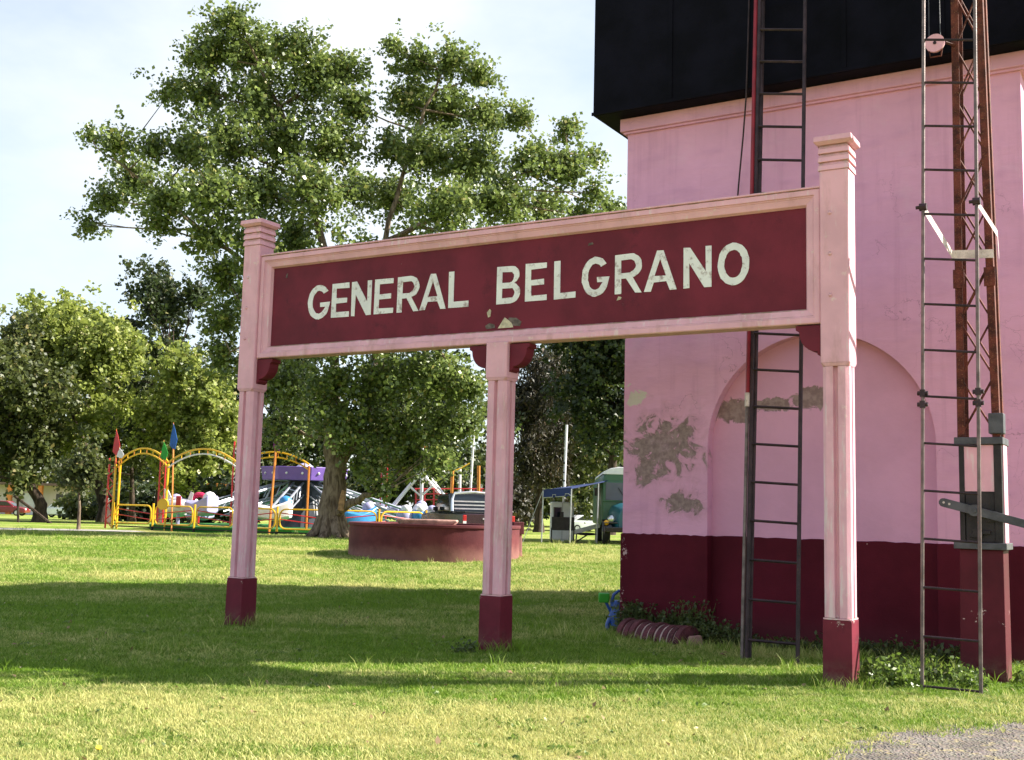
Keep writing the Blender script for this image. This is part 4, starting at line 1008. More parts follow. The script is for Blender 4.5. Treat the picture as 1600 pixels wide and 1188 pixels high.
M_PBLUE = simple('blue_plastic', (0.018, 0.075, 0.33), .35, .12, 3, 0, 0, .5); M_PGREEN = simple('green_plastic', (0.03, 0.30, 0.02), .35, .12, 3, 0, 0, .5)
tp = at(952, 958, 15.9)
toy = empty('plastic_toy', (tp.x, 15.9, 0), 0, 'blue and green plastic toy lying beside the tower corner', 'toy')
zt_ = lambda py: at(952, py, 15.9).z
b = MB(); secs = []
for (cx, cz, rx, rz_) in ((.10, zt_(978), .08, .10), (.11, zt_(962), .115, .12), (.12, zt_(948), .10, .10), (.10, zt_(938), .05, .06)):
    secs.append([(cx + rx * math.cos(a), .09 * math.sin(a), cz) for a in [2 * math.pi * k / 12 for k in range(12)]])
b.loft(secs); b.build('body', M_PBLUE, toy, True, .01)
b = MB(); b.tube([(.04, 0, zt_(955)), (.03, 0, zt_(940)), (.06, 0, zt_(929)), (.13, 0, zt_(923)), (.20, 0, zt_(927)), (.24, 0, zt_(940))], .022, 8); b.build('handle', M_PBLUE, toy, True)
b = MB(); b.tube([(.04, 0, zt_(960)), (-.02, 0, zt_(975)), (-.03, -.02, -.01)], [.04, .032, .03], 8); b.build('leg', M_PBLUE, toy, True)
b = MB(); b.prism([(-.15, -.05), (-.01, -.05), (-.01, .06), (-.15, .06)], zt_(942), zt_(927), [(-.155, -.06), (.0, -.06), (.0, .07), (-.155, .07)]); b.build('cup', M_PGREEN, toy, True, .015)
b = MB(); b.tube([(-.05, 0, zt_(941)), (.03, 0, zt_(958))], .02, 8); b.build('neck', M_PBLUE, toy, True)

# ------------------------------------------------------------------ parked vehicles
def glossy(name, col, rough=.25): return simple(name, col, rough, .08, 2, 0, 0, .6)
M_BLK = glossy('black_car_paint', (.010, .010, .013)); M_WHT = glossy('white_car_paint', (.70, .71, .73)); M_RED = glossy('dark_red_car_paint', (.16, .012, .02))
M_GLASS = glossy('car_glass', (.012, .016, .02), .08); M_TYRE = simple('tyre_rubber', (.012, .012, .012), .8, .2, 8, .1); M_RIM = simple('wheel_rim', (.45, .45, .47), .35, .15, 6, 0, .7)
M_CHROME = simple('bright_metal', (.62, .63, .66), .28, .1, 6, 0, .8); M_LAMP = glossy('red_lamp', (.42, .012, .012)); M_AMBER = glossy('amber_lamp', (.75, .38, .01)); M_WPL = simple('white_plastic', (.72, .72, .74), .4, .08, 3, 0)
def wheel(parent, x, y, r, wd=.2):
    t_ = MB(); t_.tube([(x, y - wd / 2, r), (x, y - wd / 2 + .03, r), (x, y + wd / 2 - .03, r), (x, y + wd / 2, r)], [r * .9, r, r, r * .9], 18)
    wo_ = t_.build('wheel', M_TYRE, parent, True)
    m_ = MB(); m_.disc((x, y, r), (0, 1, 0), r * .58, wd + .012, 14); m_.build('rim', M_RIM, wo_, True)
def body_loft(profile_low, halfw, taper):
    """profile: closed XZ outline; lofted across Y with a little tumblehome"""
    b = MB(); secs = []
    for y, k, dz in ((-halfw, taper, .0), (-halfw * .94, 1.0, 0), (halfw * .94, 1.0, 0), (halfw, taper, 0)):
        cx = sum(p[0] for p in profile_low) / len(profile_low); cz = sum(p[1] for p in profile_low) / len(profile_low)
        secs.append([(cx + (p[0] - cx) * k, y, cz + (p[1] - cz) * k) for p in profile_low])
    b.loft(secs); return b
def make_car(name, label, category, loc, rz, paint, kind='sedan'):
    c = empty(name, loc, rz, label, category)
    low = [(-2.05, .28), (2.0, .28), (2.08, .45), (2.02, .72), (1.1, .86), (-1.5, .90), (-2.0, .86), (-2.1, .6)]
    body_loft(low, .82, .94).build('body', paint, c, True, .04)
    if kind == 'pickup_small': cab = [(.95, .87), (.35, 1.38), (-.45, 1.42), (-.62, .9)]
    else: cab = [(1.0, .87), (.4, 1.36), (-.9, 1.40), (-1.65, .90)]
    cabin = body_loft(cab, .72, .93).build('cabin', paint, c, True, .04)
    for sy in (-1, 1):
        w_ = MB(); cx = sum(p[0] for p in cab) / 4; cz = sum(p[1] for p in cab) / 4 + .03
        w_.slab([(cx + (p[0] - cx) * .78, cz + (p[1] - cz) * .68) for p in cab], sy * .715, sy * .728); w_.build('side_window', M_GLASS, cabin)
    w_ = MB(); (xa, za), (xb, zb) = cab[0], cab[1]
    w_.add([(xa + .012, -.62, za + .06), (xa + .012, .62, za + .06), (xb + .035, .56, zb - .05), (xb + .035, -.56, zb - .05)], [(0, 1, 2, 3)]); w_.build('windscreen', M_GLASS, cabin)
    for x in (-1.3, 1.3):
        for y in (-.74, .74): wheel(c, x, y, .31)
    for y in (-.6, .6):
        h_ = MB(); h_.box((2.06, y, .62), (.06, .3, .14)); h_.build('headlight', M_WPL, c, bevel=.02)
        h_ = MB(); h_.box((-2.07, y, .72), (.05, .28, .14)); h_.build('tail_light', M_LAMP, c, bevel=.02)
    return c
p = on_ground(95, 103); make_car('parked_car', 'small white car parked beyond the lawn on the left', 'car', p, math.radians(172), M_WHT)
p = on_ground(8, 108); make_car('parked_car', 'dark red car at the left edge under the trees', 'car', p, math.radians(4), M_RED)
p = on_ground(184, 112); vv = make_car('parked_van', 'white van roof showing behind the yellow fence', 'van', p, math.radians(8), M_WHT)
b = MB(); b.bx(-1.9, .6, -.8, .8, .9, 2.35); b.build('cargo_box', M_WHT, vv, bevel=.08)
p = on_ground(918, 96); make_car('parked_car', 'white car far behind between booth and bus', 'car', p, math.radians(20), M_WHT, 'sedan')

# dark pickup behind the basin, seen from its rear corner
pk = on_ground(762, 36.5)
truck = empty('pickup_truck', pk, math.radians(90 + 20), 'dark pickup truck with bright louvred rear cab window behind the basin', 'truck')
low = [(0, .45), (4.95, .45), (5.05, .75), (4.9, 1.02), (3.6, 1.12), (0.02, 1.10), (-.02, .75)]
body_loft(low, .88, .95).build('body', M_BLK, truck, True, .04)
cabp = [(3.6, 1.11), (3.05, 1.70), (1.75, 1.75), (1.55, 1.11)]
cabn = body_loft(cabp, .80, .93).build('cabin', M_BLK, truck, True, .05)
for sy in (-1, 1):
    w_ = MB(); w_.slab([(3.25, 1.2), (2.95, 1.62), (1.85, 1.66), (1.72, 1.2)], sy * .795, sy * .81); w_.build('side_window', M_GLASS, cabn)
b = MB(); b.bx(.05, 1.5, -.80, .80, 1.101, 1.15); b.build('bed_cover', simple('bed_cover_vinyl', (.012, .012, .014), .55, .2, 4), truck, bevel=.02)
# hoop and louvres behind the cab
b = MB(); b.tube([(1.42, -.78, 1.15), (1.50, -.77, 1.55), (1.56, -.68, 1.74), (1.58, 0, 1.79), (1.56, .68, 1.74), (1.50, .77, 1.55), (1.42, .78, 1.15)], .05, 8); hoop = b.build('cab_hoop', M_CHROME, truck, True)
b = MB(); b.slab([(1.475, 1.16), (1.50, 1.16), (1.60, 1.70), (1.575, 1.70)], -.70, .70); b.build('rear_window', M_GLASS, hoop)
for k in range(3):
    b = MB(); z_ = 1.24 + k * .12; b.box((1.46 + .024 * k, 0, z_), (.025, 1.40, .045)); b.build('louvre', M_CHROME, hoop)
b = MB(); b.bx(-.05, .0, -.78, .78, .60, 1.08); tg = b.build('tailgate', glossy('dark_wine_paint', (.03, .008, .014)), truck, bevel=.02)
b = MB(); b.box((-.056, .10, .93), (.012, .22, .05)); b.build('tailgate_handle', M_CHROME, tg)
b = MB(); b.prism([(-.075, -.0), (.075, -.0), (.0, .13)], 0, .006); me_o = b.build('yellow_sticker', glossy('sticker_yellow', (.7, .45, .01)), tg); me_o.rotation_euler = (math.pi / 2, 0, -math.pi / 2); me_o.location = (-.054, .12, .72)
for sy in (-1, 1):
    b = MB(); b.box((-.045, sy * .82, .86), (.06, .12, .36)); tlp = b.build('tail_light', M_LAMP, truck, bevel=.02)
    b = MB(); b.box((-.078, sy * .82, .80), (.012, .11, .10)); b.build('reverse_lamp', M_WPL, tlp)
b = MB(); b.box((-.12, 0, .50), (.16, 1.7, .18)); b.build('bumper', M_CHROME, truck, bevel=.03)
for x in (.95, 4.1):
    for y in (-.80, .80): wheel(truck, x, y, .37, .24)
b = MB(); b.box((2.9, .93, 1.22), (.12, .16, .14)); b.build('mirror', M_BLK, truck, bevel=.03)

# old long-nosed bus, mostly hidden by the tower
bu = on_ground(985, 44.2)
bus = empty('old_bus', bu, math.radians(-92), 'old green and teal long-nosed bus half hidden by the tower', 'bus')
M_GRN = glossy('green_bus_paint', (.030, .115, .060), .35); M_TEAL = glossy('teal_hood_paint', (.014, .10, .135), .32)
b = MB(); secs = []
for x in (-7.5, -.15, 0.0):
    k = 1.0 if x < -.1 else .94
    secs.append([(x, 1.17 * k * y, .75 + (2.98 - .75) * (zz if x < -.1 else zz * .985)) for y, zz in ((-1, 0), (1, 0), (1, .72), (.95, .86), (.75, .96), (.4, 1.0), (-.4, 1.0), (-.75, .96), (-.95, .86), (-1, .72))])
b.loft(secs); b.build('body', M_GRN, bus, True, .03)
b = MB(); secs = []
for x in (-7.4, .04):
    secs.append([(x, 1.13 * y, zz) for y, zz in ((-1, 2.72), (1, 2.72), (.95, 2.83), (.7, 2.96), (.4, 3.01), (-.4, 3.01), (-.7, 2.96), (-.95, 2.83))])
b.loft(secs); b.build('roof', M_WPL, bus, True, .02)
for sy in (-1, 1):
    b = MB(); b.bx(.062, .08, sy * .53 - .46, sy * .53 + .46, 1.72, 2.40); ws = b.build('windscreen_pane', glossy('bus_glass', (.10, .12, .14), .1), bus, bevel=.02)
    b = MB(); b.tube([(.1, sy * .2, 1.74), (.1, sy * .5, 2.2)], .012, 5); b.build('wiper', M_BLACKIRON, ws)
b = MB(); b.bx(.0, .06, -1.1, 1.1, 1.66, 2.46); b.build('windscreen_frame', M_GRN, bus, bevel=.02)
b = MB(); secs = []
for x, hw, zt2 in ((.061, .86, 1.62), (.6, .80, 1.60), (1.15, .62, 1.52), (1.28, .54, 1.42)):
    secs.append([(x, hw * y, zz) for y, zz in ((-1, .62), (1, .62), (1, zt2 - .35), (.86, zt2 - .12), (.5, zt2), (-.5, zt2), (-.86, zt2 - .12), (-1, zt2 - .35))])
b.loft(secs); hood = b.build('hood', M_TEAL, bus, True, .02)
b = MB(); b.tube([(1.15, 0, 1.53), (1.30, 0, 1.40), (1.31, 0, .7)], .02, 6); b.build('hood_strip', M_CHROME, hood)
for k in range(6):
    b = MB(); b.box((1.285, -.3 + .12 * k, 1.0), (.02, .02, .55)); b.build('grille_bar', M_BLACKIRON, hood)
for sy in (-1, 1):
    b = MB(); secs = []
    for k in range(8):
        a = math.pi * k / 7; secs.append([(.65 + .58 * math.cos(a), sy * .80, .52 + .50 * math.sin(a)), (.65 + .58 * math.cos(a), sy * 1.15, .52 + .46 * math.sin(a)), (.65 + .52 * math.cos(a), sy * 1.15, .50 + .40 * math.sin(a)), (.65 + .52 * math.cos(a), sy * .80, .50 + .44 * math.sin(a))])
    b.loft(secs); b.build('fender', M_BLK, bus, True)
    b = MB(); b.ball((1.15, sy * .82, 1.0), (.10, .14, .14), 12, 8); b.build('headlight', M_CHROME, bus, True)
    b = MB(); b.ball((1.18, sy * 1.0, .86), (.07, .10, .10), 10, 6); b.build('turn_lamp', M_AMBER, bus, True)
    wheel(bus, .65, sy * .98, .46, .28); wheel(bus, -5.2, sy * .98, .46, .28)
    b = MB(); b.box((.25, sy * 1.34, 2.02), (.05, .18, .30)); b.tube([(.06, sy * 1.15, 2.2), (.25, sy * 1.32, 2.12)], .015, 5); b.build('mirror', M_BLACKIRON, bus)
b = MB(); b.box((1.42, 0, .60), (.10, 2.1, .20)); b.build('bumper', M_BLK, bus, bevel=.03)
b = MB(); b.tube([(1.5, -1.1, .42), (1.5, -1.1, .85), (1.5, -.6, .85)], .025, 6); b.build('bumper_guard', M_BLACKIRON, bus)

# awning stretched from the bus, booth, board and pole beneath it
M_BLUE = simple('blue_tarpaulin', (.007, .020, .095), .6, .25, 2, .3); M_POLE = simple('thin_alloy_pole', (.42, .42, .43), .4, .15, 5, 0, .5)
aw = empty('blue_awning', on_ground(895, 44), 0, 'blue tarpaulin awning on thin poles in front of the bus', 'awning')
A0 = Vector(aw.location)
c1, c2, c3, c4 = at(849, 765, 43.0) - A0, at(893, 762, 42.6) - A0, at(962, 748, 44.6) - A0, at(946, 752, 48.5) - A0
c5 = at(862, 764, 47.5) - A0
b = MB(); tp_ = [c1, c2, c3, c4, c5]; b.add(tp_ + [q - Vector((0, 0, .05)) for q in tp_], [(0, 1, 2, 3, 4), (9, 8, 7, 6, 5)] + [(i, 5 + i, 5 + (i + 1) % 5, (i + 1) % 5) for i in range(5)]); b.build('canopy', M_BLUE, aw)
b = MB(); n_ = 9
va = [c1.lerp(c2, i / n_) - Vector((0, .02, 0)) for i in range(n_ + 1)]
b.add([tuple(q) for q in va] + [tuple(q - Vector((0, 0, .30 + (.06 if i % 2 else 0)))) for i, q in enumerate(va)] + [tuple(q + Vector((0, .02, 0))) for q in va] + [tuple(q - Vector((0, -.02, .30 + (.06 if i % 2 else 0)))) for i, q in enumerate(va)],
      [(i, i + 1, n_ + 2 + i, n_ + 1 + i) for i in range(n_)] + [(2 * n_ + 2 + i, 2 * n_ + 3 + i, 3 * n_ + 4 + i, 3 * n_ + 3 + i) for i in range(n_)]); val = b.build('valance', M_BLUE, aw)
b = MB(); b.tube([va[0] - Vector((0, .015, .31)), va[3] - Vector((0, .015, .31)), va[3] - Vector((0, .015, .22)), va[4] - Vector((0, .015, .22)), va[4] - Vector((0, .015, .31)), va[7] - Vector((0, .015, .31)), va[7] - Vector((0, .015, .22)), va[8] - Vector((0, .015, .22)), va[9] - Vector((0, .015, .32))], .016, 5); b.build('trim', M_POLE, val)
for q in (c1, c2, c3.lerp(c2, .4)):
    b = MB(); b.tube([q - Vector((0, 0, .05)), (q.x - .03, q.y, -.02)], .028, 6); b.build('pole', M_POLE, aw)
b = MB(); b.tube([c1, (c1.x - .75, c1.y - .2, .02)], .012, 5); b.build('guy_rope', M_POLE, aw)
bo = on_ground(877, 46.5)
booth = empty('white_booth', bo, 0, 'small white booth with a window standing under the awning', 'booth')
b = MB(); b.bx(-.47, .47, -.4, .4, .08, 1.62); b.build('shell', M_WPL, booth, bevel=.06)
b = MB(); b.bx(-.33, -.06, -.412, -.402, .92, 1.38); wd_ = b.build('window', M_GLASS, booth, bevel=.004)
b = MB(); b.bx(-.36, -.33, -.43, -.402, .89, 1.41); b.bx(-.06, -.03, -.43, -.402, .89, 1.41); b.bx(-.33, -.06, -.43, -.402, 1.38, 1.41); b.bx(-.33, -.06, -.43, -.402, .89, .92); b.build('window_frame', simple('booth_frame', (.22, .2, .18), .5), wd_)
b = MB(); b.bx(-.015, .015, -.418, -.402, .10, 1.58); b.build('door_edge', simple('booth_edge', (.45, .45, .47), .5), booth)
bd = on_ground(879, 44.6)
brd = empty('black_board', bd, 0, 'black folding board on thin legs before the white booth', 'board')
b = MB(); b.bx(-.44, .45, -.02, .02, .50, 1.02); b.build('panel', M_BLACKIRON, brd, bevel=.006)
b = MB(); b.bx(-.10, .02, -.02, .02, 1.021, 1.22); b.build('post_top', M_BLACKIRON, brd)
for x in (-.44, .43):
    b = MB(); b.tube([(x, 0, -.02), (x, 0, .6)], .028, 6); b.build('leg', M_BLACKIRON, brd)
b = MB(); b.tube([(.95, .1, .34), (.5, 0, .05)], .03, 6); b.disc((.55, 0, .03), (0, 0, 1), .45, .05, 12); b.build('foot', M_BLACKIRON, brd)
b = MB(); b.ball((.95, .1, .38), (.42, .2, .06), 12, 5); b.build('seat', M_BLACKIRON, brd, True)
rm = empty('white_plank', on_ground(915, 45.5), 0, 'long white plank propped at a slant beside the old bus', 'plank')
b = MB(); q0, q1 = at(897, 832, 45.5) - rm.location, at(937, 821, 45.9) - rm.location
dr = (q1 - q0); b.loft([[q + Vector((0, -.14, -.09)), q + Vector((0, .14, -.09)), q + Vector((0, .14, .09)), q + Vector((0, -.14, .09))] for q in (q0, q1)]); b.build('board', M_WPL, rm, bevel=.01)
b = MB(); b.tube([q0.lerp(q1, .85), (q0.lerp(q1, .85).x, q1.y, -.02)], .03, 6); b.tube([q0.lerp(q1, .1), (q0.lerp(q1, .1).x, q1.y, -.02)], .03, 6); b.build('trestle', M_POLE, rm)
fpz = on_ground(879, 48)
fpole = empty('white_pole', fpz, 0, 'tall white pole with dark rings rising above the blue awning', 'pole')
ht = at(882, 664, 48).z - fpz.z
b = MB(); b.tube([(0, 0, -.1), (.03, 0, ht * .5), (.08, 0, ht)], .055, 8); b.build('shaft', M_WPL, fpole, True)
for zz in (2.15, 2.5, 2.85, 3.25):
    b = MB(); b.tube([(.02, 0, zz), (.02, 0, zz + .06)], .062, 8); b.build('ring', M_BLACKIRON, fpole, True)

# ------------------------------------------------------------------ low house on the far left
hs = on_ground(70, 117)
house = empty('low_house', hs, 0, 'low white house with orange pillars behind the parked cars', 'house')
M_HW = simple('house_wall', (.62, .56, .52), .85, .1, .6); M_HO = simple('orange_pillar', (.62, .22, .06), .8, .15, 2)
b = MB(); b.bx(-9, 3.4, 0, 6, -.2, 3.0); b.build('wall', M_HW, house)
b = MB(); b.bx(-9.5, 3.9, -1.6, 6.5, 3.001, 3.25); rf = b.build('roof', simple('house_roof', (.16, .10, .08), .85), house)
for x in (-8.9, -3.2, -.1, 3.3):
    b = MB(); b.bx(x - .22, x + .22, -1.5, -1.05, -.1, 3.0); b.build('pillar', M_HO, house)
for x in (-6.5, -1.7, 1.6):
    b = MB(); b.bx(x - .55, x + .55, -.06, -.002, .9 if x not in (-1.7, 4.6) else .0, 2.2); wdw = b.build('window' if x not in (-1.7, 4.6) else 'door', M_GLASS if x not in (-1.7, 4.6) else M_WHT, house)
    b = MB(); b.bx(x - .65, x - .56, -.09, -.003, .0 if x in (-1.7, 4.6) else .85, 2.28); b.bx(x + .56, x + .65, -.09, -.003, .0 if x in (-1.7, 4.6) else .85, 2.28); b.bx(x - .56, x + .56, -.09, -.003, 2.201, 2.28); b.build('window_frame', M_HW, wdw)
h2 = on_ground(352, 112)
kiosk = empty('kiosk', h2, 0, 'cream kiosk with orange top glimpsed beside the left sign post', 'kiosk')
b = MB(); b.bx(-1.6, 1.6, 0, 3, -.1, 3.2); b.build('wall', M_HW, kiosk)
b = MB(); b.bx(-1.9, 1.9, -.4, 3.2, 3.201, 3.6); b.build('roof', M_HO, kiosk)
b = MB(); b.bx(-.9, .9, -.05, -.002, 1.1, 2.4); b.build('window', M_GLASS, kiosk)
lp_ = empty('leaning_pole', on_ground(80, 58), 0, 'dark pole leaning at a slant under the left edge tree', 'pole')
q0 = at(22, 775, 58.5) - lp_.location
b = MB(); b.tube([tuple(q0), tuple(q0 * .5), (0, 0, -.05)], [.07, .08, .09], 7); b.build('shaft', M_BARKD, lp_, True)
b = MB(); b.tube([tuple(q0 * .9), (q0.x * .9 + .1, q0.y, -.05)], .06, 6); b.build('prop', M_BARKD, lp_)

# ------------------------------------------------------------------ fairground
M_FY = glossy('fairground_yellow', (.72, .42, .015), .35); M_FR = glossy('fairground_red', (.50, .02, .03), .35); M_FO = glossy('fairground_orange', (.50, .17, .02), .4); M_FW = glossy('fairground_white', (.72, .70, .72), .35)
M_PUR = glossy('fairground_purple', (.16, .085, .36), .4); M_LAV = glossy('fairground_lavender', (.33, .32, .52), .4); M_CYAN = glossy('fairground_blue', (.03, .20, .48), .35); M_ARM = simple('ride_arm_steel', (.36, .38, .44), .35, .15, 3, 0, .5)
M_CARPET = simple('green_carpet', (.012, .12, .018), .9, .2, 1.5, .2); M_FOOT = simple('black_foot', (.012, .012, .012), .7)
# spinning ride
rc = on_ground(472, 53.5)
ride = empty('spinning_ride', rc, .12, 'spinning fairground ride with purple hub, steel arms and small cars', 'ride')
b = MB(); b.prism(ring_pts(6.9, 20), -.05, .22); b.build('platform', M_CARPET, ride)
b = MB(); b.prism(ring_pts(1.5, 12), .221, 1.5, ring_pts(.9, 12)); b.prism(ring_pts(.9, 12), 1.501, 2.35, ring_pts(.7, 12)); b.build('pedestal', simple('ride_machinery', (.03, .035, .05), .5, .4, 3), ride)
b = MB(); b.prism(ring_pts(1.95, 8, .2), 2.36, 2.98, ring_pts(2.05, 8, .2)); hub = b.build('hub', M_PUR, ride, bevel=.03)
for k in range(16):
    a = .2 + 2 * math.pi * (k + .5) / 16; rr_ = 1.93 if k % 2 else 1.9
    b = MB(); b.ball((rr_ * math.cos(a), rr_ * math.sin(a), 2.68), .06, 8, 5); b.build('lamp', M_FW, hub, True)
b = MB(); b.prism(ring_pts(.5, 8, .2), 2.981, 3.2, ring_pts(.2, 8, .2)); b.build('hub_crown', M_LAV, hub)
cols = (M_FW, M_LAV, M_FW, M_CYAN, M_LAV)
for k in range(10):
    a = 2 * math.pi * k / 10 + .15; ca_, sa_ = math.cos(a), math.sin(a); R_ = lambda r, t, z: (r * ca_ - t * sa_, r * sa_ + t * ca_, z)
    lift = .15 * math.sin(a * 2)
    b = MB()
    for t_ in (-.22, .22):
        b.tube([R_(1.2, t_, 2.25), R_(5.2, t_, .98 + lift)], .055, 6); b.tube([R_(1.0, t_, 1.7), R_(4.4, t_, .72 + lift)], .04, 6)
    for q in range(6):
        r1 = 1.6 + q * .6; z1_ = 2.25 - (r1 - 1.2) / 4 * (1.27 - lift); b.tube([R_(r1, -.22, z1_), R_(r1 + .3, .22, z1_ - .1)], .03, 5)
        b.tube([R_(r1, .22, z1_), R_(r1 + .25, .22, z1_ - .55 + .05 * q)], .03, 5)
    b.build('arm', M_ARM, ride)
    # a car: rounded tub, seat back and a curled nose
    cx_l = R_(5.75, 0, .78 + lift)
    b = MB(); secs = []
    for (tt, w_, h0_, h1_) in ((-.85, .22, .30, .62), (-.6, .42, .12, .72), (0, .50, .05, .62), (.5, .46, .08, .80), (.8, .3, .2, .95)):
        secs.append([R_(5.75 + x, tt, .45 + lift + zz) for x, zz in ((-w_, h0_ + .1), (-w_ * .6, h0_), (w_ * .6, h0_), (w_, h0_ + .1), (w_, h1_ - .08), (w_ * .7, h1_), (-w_ * .7, h1_), (-w_, h1_ - .08))])
    b.loft(secs); car = b.build('ride_car', cols[k % 5], ride, True, .03)
    b = MB(); b.ball(R_(5.75, .55, 1.3 + lift), (.28, .28, .26), 10, 6); b.build('seat_back', cols[(k + 1) % 5], car, True)
    b = MB(); pts = [R_(5.78, -.9 - .20 * math.cos(w_) * (1 - w_ / 9), .98 + lift + .20 * math.sin(w_) * (1 - w_ / 9)) for w_ in [i_ * .6 for i_ in range(12)]]
    b.tube(pts, .05, 6); b.build('curled_nose', M_FW, car, True)
# railing round the ride: yellow posts on black feet, rails with rounded corners
rail_pts = [(-17.5, 50.4), (-15.3, 49.0), (-13.1, 47.5), (-11.1, 46.2), (-9.2, 45.3), (-7.2, 45.15), (-5.2, 45.7), (-3.4, 47.0), (-2.2, 49.0)]
ra = Vector((rail_pts[0][0], rail_pts[0][1], gz(0, 50)))
railing = empty('ride_railing', ra, 0, 'yellow steel railing on black feet round the spinning ride', 'railing')
RP = [Vector((x, y, gz(x, y))) - ra for x, y in rail_pts]
for i, q in enumerate(RP):
    b = MB(); b.tube([q + Vector((0, 0, .16)), q + Vector((0, 0, 1.15))], .045, 6); po = b.build('post', M_FY, railing)
    b = MB(); b.tube([q + Vector((0, 0, -.05)), q + Vector((0, 0, .159))], .06, 6); b.build('foot', M_FOOT, po)
for i in range(len(RP) - 1):
    p, q = RP[i].lerp(RP[i + 1], .05), RP[i].lerp(RP[i + 1], .95); u = Vector((0, 0, 1))
    b = MB(); path = []
    for (c, s0, s1) in ((p, 1, 0), (q, 0, 1)): pass
    ln = (q - p).length; rr_ = .25 / ln
    corner = lambda t0, z0_, a0: [p.lerp(q, t0 + rr_ * math.cos(a0 + a * math.pi / 8)) + u * (z0_ + .25 * math.sin(a0 + a * math.pi / 8)) for a in range(5)]
    path = corner(1 - rr_, .80, 0) + corner(rr_, .80, math.pi / 2) + corner(rr_, .52, math.pi) + corner(1 - rr_, .52, 3 * math.pi / 2)
    path.append(path[0]); b.tube(path, .035, 6, cap=False); pn = b.build('rail_panel', M_FY, railing, True)
    for z_ in (.55, .80):
        b = MB(); b.tube([p + u * (z_ - (.1 if i % 2 else -.1)), q + u * (z_ + (.1 if i % 2 else -.1))], .022, 5); b.build('red_bar', M_FR, pn)
    b = MB(); b.tube([RP[i] + u * .12, RP[i + 1] + u * .12], .03, 5); b.build('sill_bar', M_FOOT, railing)
# arches with pennants
ag = on_ground(257, 48.6)
gate = empty('arch_gate', ag, 0, 'row of yellow double-rail arches on tall posts at the ride entrance', 'arch')
def gl(px, py, D): return at(px, py, D) - ag
posts = [(178, 50.2), (257, 48.8), (366, 47.6), (478, 47.0)]
tops = []
for i, (px, D) in enumerate(posts):
    g0 = on_ground(px, D) - ag; tp_ = Vector((g0.x, g0.y, g0.z + 2.85)); tops.append(tp_)
    for off in ((-.10, 0), (.10, 0)) if i == 0 else ((0, 0),):
        b = MB(); b.tube([(g0.x + off[0], g0.y, g0.z - .05), (tp_.x + off[0], tp_.y, tp_.z)], .05, 6); b.build('post', M_FY if i < 3 else M_FO, gate)
for i in range(3):
    p, q = tops[i], tops[i + 1]
    rise = (.62, .60, .50)[i]
    curve = lambda dz, n_=16: [p.lerp(q, k / n_) + Vector((0, 0, dz + rise * math.sin(math.pi * k / n_) ** .85 - .1)) for k in range(n_ + 1)]
    o1, i1 = curve(.16), curve(-.06)
    b = MB(); b.tube(o1, .042, 6); ac = b.build('arch_rail', M_FY, gate, True)
    b = MB(); b.tube(i1, .036, 6); b.build('inner_rail', M_FY if i != 1 else M_FW, ac, True)
    for k in range(1, 16, 2):
        b = MB(); b.tube([o1[k], i1[k]], .022, 5); b.build('spacer', M_FO if k % 4 == 1 else M_FY, ac)
    for sgn in (2.6, 5.2):
        pass
def pennant(px, y_top, y_bot, D, mat_, label, low=None):
    t0, t1 = gl(px, y_top, D), gl(px, y_bot, D); h = t0.z - t1.z
    b = MB(); b.tube([t0 + Vector((0, 0, .05)), t1 - Vector((0, 0, .6))], .02, 5); pp = b.build('flag_staff', M_FO, gate)
    pr = [(0, 0), (.10, -.22 * h), (.22, -.62 * h), (.15, -h), (.02, -.98 * h)]
    b = MB(); b.slab([(t0.x + x, t0.z + z) for x, z in pr], t0.y - .05, t0.y - .02)
    pr2 = [(0, -.1 * h), (-.06, -.4 * h), (-.11, -.85 * h), (.0, -.95 * h)]; b.slab([(t0.x + x, t0.z + z) for x, z in pr2], t0.y - .02, t0.y + .01)
    o = b.build('flag', mat_, pp); o['label'] = label
pennant(182, 672, 712, 50.1, M_FR, 'red flag above the leftmost yellow post'); pennant(187, 700, 716, 50.0, M_FW, 'white flag end under the red flag')
pennant(256, 690, 719, 48.7, simple('green_flag', (.03, .32, .04), .6), 'green flag above the second yellow post'); pennant(271, 662, 702, 49.4, simple('blue_flag', (.02, .10, .38), .6), 'blue flag on its own tall staff')
pennant(432, 674, 704, 46.6, simple('magenta_flag', (.30, .02, .30), .6), 'magenta flag beside the far sign post')
g0 = on_ground(268, 48.0) - ag; t0 = gl(271, 700, 49.4)
b = MB(); b.tube([(g0.x, g0.y, -.05), tuple(t0)], .035, 6); b.build('staff_post', M_FO, gate)
g0 = on_ground(420, 46.0) - ag; t0 = gl(431, 700, 46.6)
b = MB(); b.tube([(g0.x, g0.y, -.05), tuple(t0)], .05, 6); b.build('staff_post', M_FO, gate)
g0 = on_ground(255, 48.5) - ag; bb = gl(255, 788, 48.45)
b = MB(); b.disc(tuple(bb), (.1, 1, 0), .24, .12, 14); b.build('yellow_drum', M_FY, gate, True)
def truss_pole(name, label, px, D, y_top, m1, m2):
    g = on_ground(px, D); h = at(px, y_top, D).z - g.z; root = empty(name, g, 0, label, 'pole')
    for dx in (-.14, .14):
        b = MB(); b.tube([(dx, 0, -.05), (dx, 0, h)], .04, 6); b.build('upright', m1, root)
    n_ = int(h / .32)
    for k in range(n_):
        b = MB(); b.tube([(-.14 if k % 2 else .14, 0, k * .32 + .05), (.14 if k % 2 else -.14, 0, k * .32 + .35)], .025, 5); b.build('brace', m2, root)
truss_pole('truss_pole', 'red lattice pole at the left end of the railing', 169, 50.8, 716, M_FR, M_FR)
truss_pole('truss_pole', 'red lattice pole behind the second yellow post', 249, 58, 705, M_FR, M_FO)
truss_pole('truss_pole', 'red and white lattice pole beside the far sign post', 364, 50.5, 690, M_FR, M_FW)
